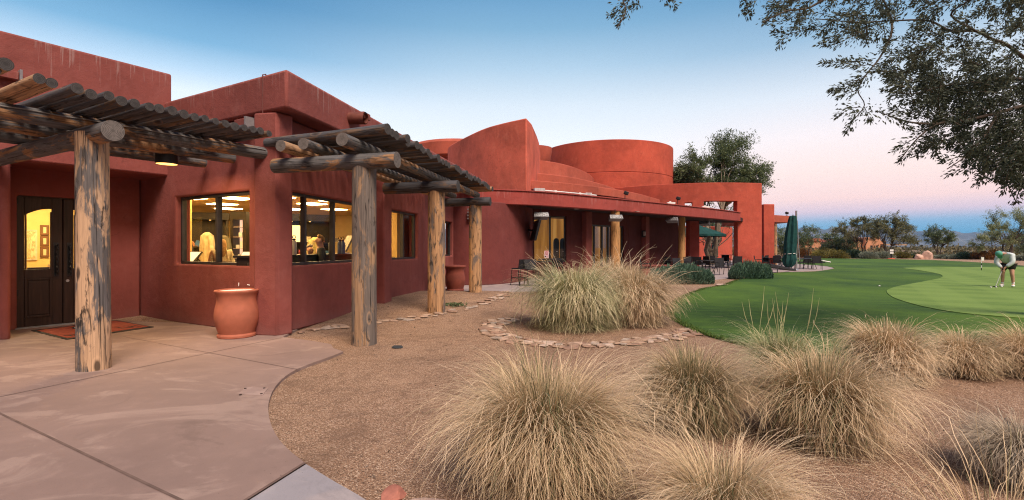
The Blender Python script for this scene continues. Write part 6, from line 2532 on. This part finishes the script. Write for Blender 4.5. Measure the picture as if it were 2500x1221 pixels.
def inside(x, y):
    c = False
    for (x0, y0), (x1, y1) in zip(poly, poly[1:] + poly[:1]):
        if (y0 > y) != (y1 > y) and x < (x1 - x0) * (y - y0) / (y1 - y0) + x0:
            c = not c
    return c


gaps = [(1980, 50, 75, 45), (1960, 235, 70, 32), (1650, 170, 55, 40), (1330, 30, 50, 25), (1520, 215, 40, 30), (1780, 160, 45, 28), (2090, 120, 50, 30), (1700, 50, 40, 30), (1900, 330, 35, 25), (2150, 300, 45, 25), (1880, 800, 60, 45), (2060, 640, 30, 30), (1850, 560, 30, 20), (2010, 800, 30, 25), (1620, 430, 30, 20), (2230, 180, 45, 40)]
body = []
while len(body) < 640:
    x, y = g.uniform(880, 2400), g.uniform(-60, 980)
    if not inside(x, y):
        continue
    if any(((x - a) / c) ** 2 + ((y - d) / e) ** 2 < 1.5 for a, d, c, e in gaps):
        continue
    dens = .60 + (.40 if y > 340 and x > 1800 else 0) - (.12 if y < 120 else 0)
    if g.random() > dens:
        continue
    l_ = g.uniform(60, 120)
    a = math.radians(g.normal(150, 38))
    body.append([(x, y), (x + math.cos(a) * l_ * .5, y + math.sin(a) * l_ * .45), (x + math.cos(a) * l_, y + math.sin(a) * l_ * .9 + 12)])
LC, LU, LT_ = [], [], []
tw = MB()
for k, s_ in enumerate(sprays + body):
    dep = (7.4 if k < len(sprays) else g.uniform(6.9, 9.4)) + g.normal(0, .25)
    pts = spl([W3((p[0], p[1], dep + .1 * i)) for i, p in enumerate(s_)], 3)
    cum_ = [0]
    for p, q_ in zip(pts, pts[1:]):
        cum_.append(cum_[-1] + (q_ - p).length)
    L_ = cum_[-1]
    tw.tube(pts, [.006 * (1 - .6 * i / (len(pts) - 1)) for i in range(len(pts))], 4, False)
    m = int(L_ * (250 if k < len(sprays) else 260))
    ct = g.uniform(-.22, .22) - (.18 if s_[0][1] > 380 and s_[0][0] > 1750 else -.12)
    for j in range(m):
        u = g.random() ** .85 * L_
        i = min(max(np.searchsorted(cum_, u) - 1, 0), len(pts) - 2)
        p = pts[i].lerp(pts[i + 1], (u - cum_[i]) / max(cum_[i + 1] - cum_[i], 1e-6))
        d = (pts[i + 1] - pts[i]).normalized()
        wdt = .062 * (1.15 - .75 * u / L_)
        off_ = Vector(g.normal(0, 1, 3)) * wdt
        LC.append(p + off_)
        LU.append(off_.normalized() * .7 + d * .8)
        LT_.append(min(1, max(0, g.beta(2, 2) + ct)))
tag(tw.build('twigs', M['bark'], o), kind='stuff')
leaf_mesh('leaves', np.array(LC), np.array(LU), g.uniform(.040, .076, len(LC)), g.uniform(.016, .028, len(LC)), M['mesquite'], o, np.array(LT_))

# litter on the gravel: dry leaves, twigs and coarser grains, and a few spilled over the kerbless edge of the walk
g = np.random.default_rng(404)
n = 5200
X, Y = g.uniform(-4.2, 6.5, n), 1.9 + 11 * g.random(n) ** 1.4
ok = ~((X < -1.2) & (Y < 6.2)) & ~((X > 3.4) & (Y > 6.6))
X, Y = X[ok], Y[ok]
n = len(X)
C = np.stack([X, Y, ground_h(X, Y) + .001 + g.random(n) * .006], -1)
U = np.stack([g.normal(size=n), g.normal(size=n), g.normal(0, .25, n)], -1)
M['litter'] = leafmat('dry litter', (.035, .022, .016), (.50, .37, .27), 0)
big = g.random(n) < .12
tag(leaf_mesh('leaf_litter', C, U, np.where(big, g.uniform(.03, .07, n), g.uniform(.008, .022, n)), np.where(big, g.uniform(.006, .016, n), g.uniform(.006, .014, n)), M['litter'], None, np.where(big, g.random(n) * .4, g.random(n))), kind='stuff')

# ragged fringe where the lawn meets the gravel
g = np.random.default_rng(77)
edge_ = [Vector((p[0], p[1], 0)) for p in lawn[16:100]]
pc, qc = [], []
for a_, c_ in zip(edge_, edge_[1:]):
    m = int((c_ - a_).length * 420)
    u = g.random((m, 1))
    pc.append(np.array(a_)[None, :] * (1 - u) + np.array(c_)[None, :] * u)
pc = np.concatenate(pc)
pc = pc[(pc[:, 1] < 30)]
n = len(pc)
pc[:, :2] += g.normal(0, .05, (n, 2))
h_ = g.uniform(.03, .09, n)
pc[:, 2] = ZL - .02 + h_ * .35
U = np.stack([g.normal(0, .55, n), g.normal(0, .55, n), np.ones(n)], -1)
M['fringe'] = leafmat('lawn edge blades', (.02, .06, .010), (.16, .24, .05), .2)
tag(leaf_mesh('lawn_fringe', pc, U, h_, g.uniform(.006, .012, n), M['fringe']), kind='stuff')
# ------------------------------------------------------------------ people
def skinned(name, verts, edges, radii, mat, par, levels=2, loc=None):
    me = bpy.data.meshes.new(name)
    me.from_pydata([tuple(v_) for v_ in verts], edges, [])
    ob = bpy.data.objects.new(name, me)
    COL.objects.link(ob)
    md = ob.modifiers.new('skin', 'SKIN')
    md.use_smooth_shade = True
    lay = me.skin_vertices[0].data
    for i, r in enumerate(radii):
        lay[i].radius = (r, r) if isinstance(r, (int, float)) else r
    lay[0].use_root = True
    ss = ob.modifiers.new('sub', 'SUBSURF')
    ss.levels = ss.render_levels = levels
    me.materials.append(mat)
    ob.parent = par
    return ob


def hand(V, E, R, wrist, d, up, k=1.0, curl=1.1, thumb=1):
    """palm and five bent fingers appended to a skin graph; wrist is a vertex index"""
    p = Vector(V[wrist])
    d, up = Vector(d).normalized(), Vector(up).normalized()
    s = d.cross(up).normalized()
    palm = len(V)
    V.append(p + d * .055 * k)
    R.append((.030 * k, .020 * k))
    E.append((wrist, palm))
    for i, (o_, l_) in enumerate(((-.028, .070), (-.009, .082), (.010, .076), (.028, .060))):
        b0 = len(V)
        q0 = p + d * .095 * k + s * o_ * k
        q1 = q0 + (d * math.cos(curl * .5) - up * math.sin(curl * .5)) * l_ * .5 * k
        q2 = q1 + (d * math.cos(curl * 1.3) - up * math.sin(curl * 1.3)) * l_ * .5 * k
        V.extend([q0, q1, q2])
        R.extend([.0095 * k, .0088 * k, .0075 * k])
        E.extend([(palm, b0), (b0, b0 + 1), (b0 + 1, b0 + 2)])
    b0 = len(V)
    q0 = p + d * .045 * k - s * .036 * thumb * k - up * .01 * k
    q1 = q0 + (d * .7 - s * .5 * thumb - up * .5).normalized() * .035 * k
    q2 = q1 + (d * .8 + s * .1 * thumb - up * .5).normalized() * .03 * k
    V.extend([q0, q1, q2])
    R.extend([.012 * k, .010 * k, .008 * k])
    E.extend([(palm, b0), (b0, b0 + 1), (b0 + 1, b0 + 2)])


def figure(J, scale_r=1.0):
    """skin graph from named joints"""
    V, E, R, ix = [], [], [], {}

    def add(n, p, r, frm=None):
        ix[n] = len(V)
        V.append(Vector(p))
        R.append(r)
        if frm is not None:
            E.append((ix[frm], ix[n]))
    add('pelvis', J['pelvis'], (.145, .11))
    add('waist', J['waist'], (.125, .09), 'pelvis')
    add('chest', J['chest'], (.150, .105), 'waist')
    add('neck', J['neck'], (.055, .055), 'chest')
    nk, hd = Vector(J['neck']), Vector(J['head'])
    up = (hd - nk).normalized()
    fw = Vector(J['face']).normalized()
    add('jaw', hd - up * .055 + fw * .025, (.062, .068), 'neck')
    add('skull', hd + up * .015, (.078, .090), 'jaw')
    add('crown', hd + up * .085, (.060, .070), 'skull')
    add('nose', hd - up * .015 + fw * .115, (.012, .012), 'skull')
    sd = fw.cross(up).normalized()
    for s_, n_ in ((1, 'ear_r'), (-1, 'ear_l')):
        add(n_, hd + sd * .088 * s_ - up * .005 - fw * .01, (.012, .018), 'skull')
    for s_ in ('l', 'r'):
        add('sh' + s_, J['sh' + s_], (.062, .062), 'chest')
        add('el' + s_, J['el' + s_], (.043, .043), 'sh' + s_)
        add('wr' + s_, J['wr' + s_], (.029, .029), 'el' + s_)
        add('hip' + s_, J['hip' + s_], (.095, .095), 'pelvis')
        add('kn' + s_, J['kn' + s_], (.062, .062), 'hip' + s_)
        kn, an = Vector(J['kn' + s_]), Vector(J['an' + s_])
        add('ca' + s_, kn.lerp(an, .35) + Vector((0, .012, 0)), (.058, .058), 'kn' + s_)
        add('an' + s_, an, (.036, .036), 'ca' + s_)
        add('to' + s_, J['to' + s_], (.036, .026), 'an' + s_)
    return V, E, R, ix


def face_bits(J, par, eye=True):
    hd, nk = Vector(J['head']), Vector(J['neck'])
    up, fw = (hd - nk).normalized(), Vector(J['face']).normalized()
    sd = fw.cross(up).normalized()
    for s_ in (-1, 1):
        b = MB()
        b.lathe([(0, -.009), (.009, 0), (0, .009)], hd + fw * .087 + sd * .032 * s_ + up * .012, 8)
        b.build('eye', plain('eye', (.06, .05, .04), .3), par)
    b = MB()
    b.tube([hd + fw * .092 - up * .062 - sd * .024, hd + fw * .099 - up * .060, hd + fw * .092 - up * .062 + sd * .024], [.004, .006, .004], 6)
    b.build('mouth', plain('lips', (.35, .13, .10), .5), par)


def chain(par, name, pts, rad, mat, levels=2):
    return skinned(name, [Vector(p) for p in pts], [(i, i + 1) for i in range(len(pts) - 1)], rad, mat, par, levels)


# golfer, bent over the putt
gx_, gy_, _ = G(2456, 700.5, .05)
per = thing('person', 'golfer in pale grey jacket, green cap and black shorts bending over a putt', 'person', (gx_, gy_, .05), math.radians(-60))
J = dict(pelvis=(.02, .16, .86), waist=(.02, .06, 1.02), chest=(.0, -.08, 1.17), neck=(-.05, -.22, 1.245), head=(-.085, -.33, 1.235), face=(-.15, -.55, -.80),
         shl=(.19, -.10, 1.17), shr=(-.17, -.13, 1.15), ell=(.205, -.17, .90), elr=(-.19, -.20, .88), wrl=(.035, -.29, .70), wrr=(-.005, -.285, .66),
         hipl=(.11, .15, .82), hipr=(-.09, .15, .82), knl=(.15, .06, .47), knr=(-.11, .06, .47), anl=(.17, .10, .09), anr=(-.12, .10, .09), tol=(.19, -.06, .045), tor=(-.14, -.06, .045))
V, E, R, ix = figure(J)
hand(V, E, R, ix['wrl'], (-.35, -.1, -1), (0, 1, -.1), 1.0, 1.5, 1)
hand(V, E, R, ix['wrr'], (-.15, -.05, -1), (0, 1, -.1), 1.0, 1.5, -1)
skinned('body', V, E, R, M['skin'], per)
face_bits(J, per)
jk = plain('pale grey jacket', (.55, .61, .62), .85, 0, .14, 9)
jv = [(.02, .16, .90), (.02, .05, 1.03), (.0, -.08, 1.17), (-.035, -.17, 1.22), (.195, -.10, 1.16), (.225, -.17, .91), (.075, -.27, .745), (-.175, -.13, 1.145), (-.215, -.20, .89), (-.045, -.265, .705)]
skinned('jacket', [Vector(p) for p in jv], [(0, 1), (1, 2), (2, 3), (2, 4), (4, 5), (5, 6), (2, 7), (7, 8), (8, 9)], [(.185, .15), (.190, .14), (.205, .15), (.10, .10), .10, .082, .058, .10, .082, .058], jk, per)
skinned('shorts', [Vector(p) for p in [(.02, .16, .88), (.12, .14, .78), (.145, .10, .60), (-.09, .14, .78), (-.105, .10, .60)]], [(0, 1), (1, 2), (0, 3), (3, 4)], [(.165, .14), .125, .115, .125, .115], M['black'], per)
capm = plain('sea green cap', (.10, .34, .26), .8, 0, .15, 8)
hd, up = Vector(J['head']), (Vector(J['head']) - Vector(J['neck'])).normalized()
fw = Vector(J['face']).normalized()
fw = (fw - up * fw.dot(up)).normalized()
rot = Matrix((fw.cross(up) * -1, fw * -1, up)).transposed().to_4x4()
b = MB(Matrix.Translation(hd) @ rot)
b.lathe([(.100, .0), (.106, .03), (.100, .075), (.075, .112), (.03, .13), (0, .132)], n=22)
b.add([(-.085, -.075, .008), (.085, -.075, .008), (.07, -.165, -.015), (0, -.19, -.02), (-.07, -.165, -.015), (-.085, -.075, .016), (.085, -.075, .016), (.07, -.165, -.007), (0, -.19, -.012), (-.07, -.165, -.007)],
      [(0, 1, 2, 3, 4), (9, 8, 7, 6, 5), (1, 2, 7, 6), (2, 3, 8, 7), (3, 4, 9, 8), (4, 0, 5, 9), (0, 1, 6, 5)])
b.build('cap', capm, per)
for s_ in ('l', 'r'):
    a, t_ = Vector(J['an' + s_]), Vector(J['to' + s_])
    chain(per, 'sock', [a + Vector((0, 0, .10)), a + Vector((0, 0, .0))], [.048, .046], M['white'])
    dd3 = Vector((t_.x - a.x, t_.y - a.y, 0)).normalized()
    chain(per, 'shoe', [Vector((a.x, a.y, .052)) - dd3 * .05, Vector((a.x, a.y, .055)) + dd3 * .03, Vector((a.x, a.y, .045)) + dd3 * .17], [(.052, .05), (.055, .052), (.045, .036)], M['white'])
pt = thing('putter', 'white shafted putter held by the golfer', 'putter', (gx_, gy_, .05), math.radians(-60))
b = MB()
hp, hb = Vector((-.005, -.33, .66)), Vector((-.165, -.42, .03))
b.tube([hp, hb], .011, 8)
b.build('shaft', M['white'], pt)
b = MB()
b.tube([hp + (hp - hb).normalized() * .16, hp - (hp - hb).normalized() * .08], .016, 8)
b.build('grip', M['black'], pt)
b = MB()
b.box(-.24, -.11, -.45, -.40, .006, .034)
b.build('head', M['black'], pt, bevel=.006)


def stand(label, loc, rz, top, hairm, hair_long, topname, arms=None, lean=0.0, scale=1.0, trousers=None, extra=None):
    per = thing('person', label, 'person', loc, rz)
    per.scale = (scale,) * 3
    J = dict(pelvis=(0, 0, .96), waist=(0, -lean * .3, 1.12), chest=(0, -lean * .7, 1.32), neck=(0, -lean, 1.50), head=(0, -lean - .02, 1.62), face=(0, -1, -.05 - lean),
             shl=(.17, -lean * .85, 1.42), shr=(-.17, -lean * .85, 1.42), ell=(.22, -.02 - lean, 1.13), elr=(-.22, -.02 - lean, 1.13), wrl=(.20, -.22 - lean, 1.02), wrr=(-.20, -.22 - lean, 1.02),
             hipl=(.09, 0, .90), hipr=(-.09, 0, .90), knl=(.10, -.01, .50), knr=(-.10, -.01, .50), anl=(.10, .02, .09), anr=(-.10, .02, .09), tol=(.11, -.13, .04), tor=(-.11, -.13, .04))
    if arms:
        J.update(arms)
    V, E, R, ix = figure(J)
    for s_, th in (('l', 1), ('r', -1)):
        hand(V, E, R, ix['wr' + s_], Vector(J['wr' + s_]) - Vector(J['el' + s_]), (0, 0, 1), 1.0, .7, th)
    skinned('body', V, E, R, M['skin'], per)
    face_bits(J, per)
    jv = [J['pelvis'], J['waist'], J['chest'], (0, -lean * .9, 1.44), J['shl'], J['ell'], Vector(J['el' + 'l']).lerp(Vector(J['wrl']), .85), J['shr'], J['elr'], Vector(J['elr']).lerp(Vector(J['wrr']), .85)]
    skinned(topname, [Vector(p) for p in jv], [(0, 1), (1, 2), (2, 3), (2, 4), (4, 5), (5, 6), (2, 7), (7, 8), (8, 9)], [(.165, .13), (.155, .115), (.175, .13), (.085, .08), .082, .062, .046, .082, .062, .046], top, per)
    tv = [(0, 0, .95), (.09, 0, .86), (.10, -.01, .5), (.10, .02, .12), (-.09, 0, .86), (-.10, -.01, .5), (-.10, .02, .12)]
    skinned('trousers', [Vector(p) for p in tv], [(0, 1), (1, 2), (2, 3), (0, 4), (4, 5), (5, 6)], [(.155, .12), .11, .08, .065, .11, .08, .065], trousers or dkc, per)
    hd = Vector(J['head'])
    if hair_long:
        pts = [hd + Vector((0, .02, .085)), hd + Vector((0, .055, .02)), hd + Vector((0, .075, -.10)), hd + Vector((0, .085, -.24)), hd + Vector((.01, .08, -.36))]
        chain(per, 'hair', pts, [(.085, .075), (.105, .085), (.105, .07), (.10, .06), (.06, .04)], hairm)
    else:
        pts = [hd + Vector((0, -.055, .10)), hd + Vector((0, .0, .105)), hd + Vector((0, .06, .06)), hd + Vector((0, .075, -.03))]
        chain(per, 'hair', pts, [(.065, .04), (.082, .05), (.085, .055), (.07, .04)], hairm)
    for s_ in ('l', 'r'):
        a = Vector(J['an' + s_])
        chain(per, 'shoe', [Vector((a.x, a.y + .04, .05)), Vector((a.x, a.y - .14, .045))], [(.05, .045), (.045, .035)], M['black'])
    return per


x, y = iat(541, 11.0)
stand('woman with long light brown hair and cream sweater, seen from behind in the first window', (x, y, .03), math.radians(180 + 38), plain('cream knit sweater', (.46, .37, .23), .95, 0, .35, 40), plain('light brown hair', (.27, .14, .05), .6, 0, .4, 20), True, 'sweater', scale=.97)
x, y = iat(783, 10.7)
stand('man with short fair hair and dark jacket standing in the second window', (x, y, .03), math.radians(-62), plain('dark grey jacket', (.05, .05, .045), .9), plain('fair brown hair', (.30, .18, .07), .6, 0, .3, 20), False, 'jacket', scale=1.0)
x, y = iat(741, 11.2)
stand('person in grey green top leaning over the counter below the lit lamp shade', (x, y, .03), math.radians(48), plain('grey green top', (.16, .15, .10), .9), plain('white hair', (.5, .45, .36), .7), False, 'shirt', lean=.34, scale=.88, arms=dict(elr=(-.26, -.52, 1.30), wrr=(-.22, -.72, 1.42)))
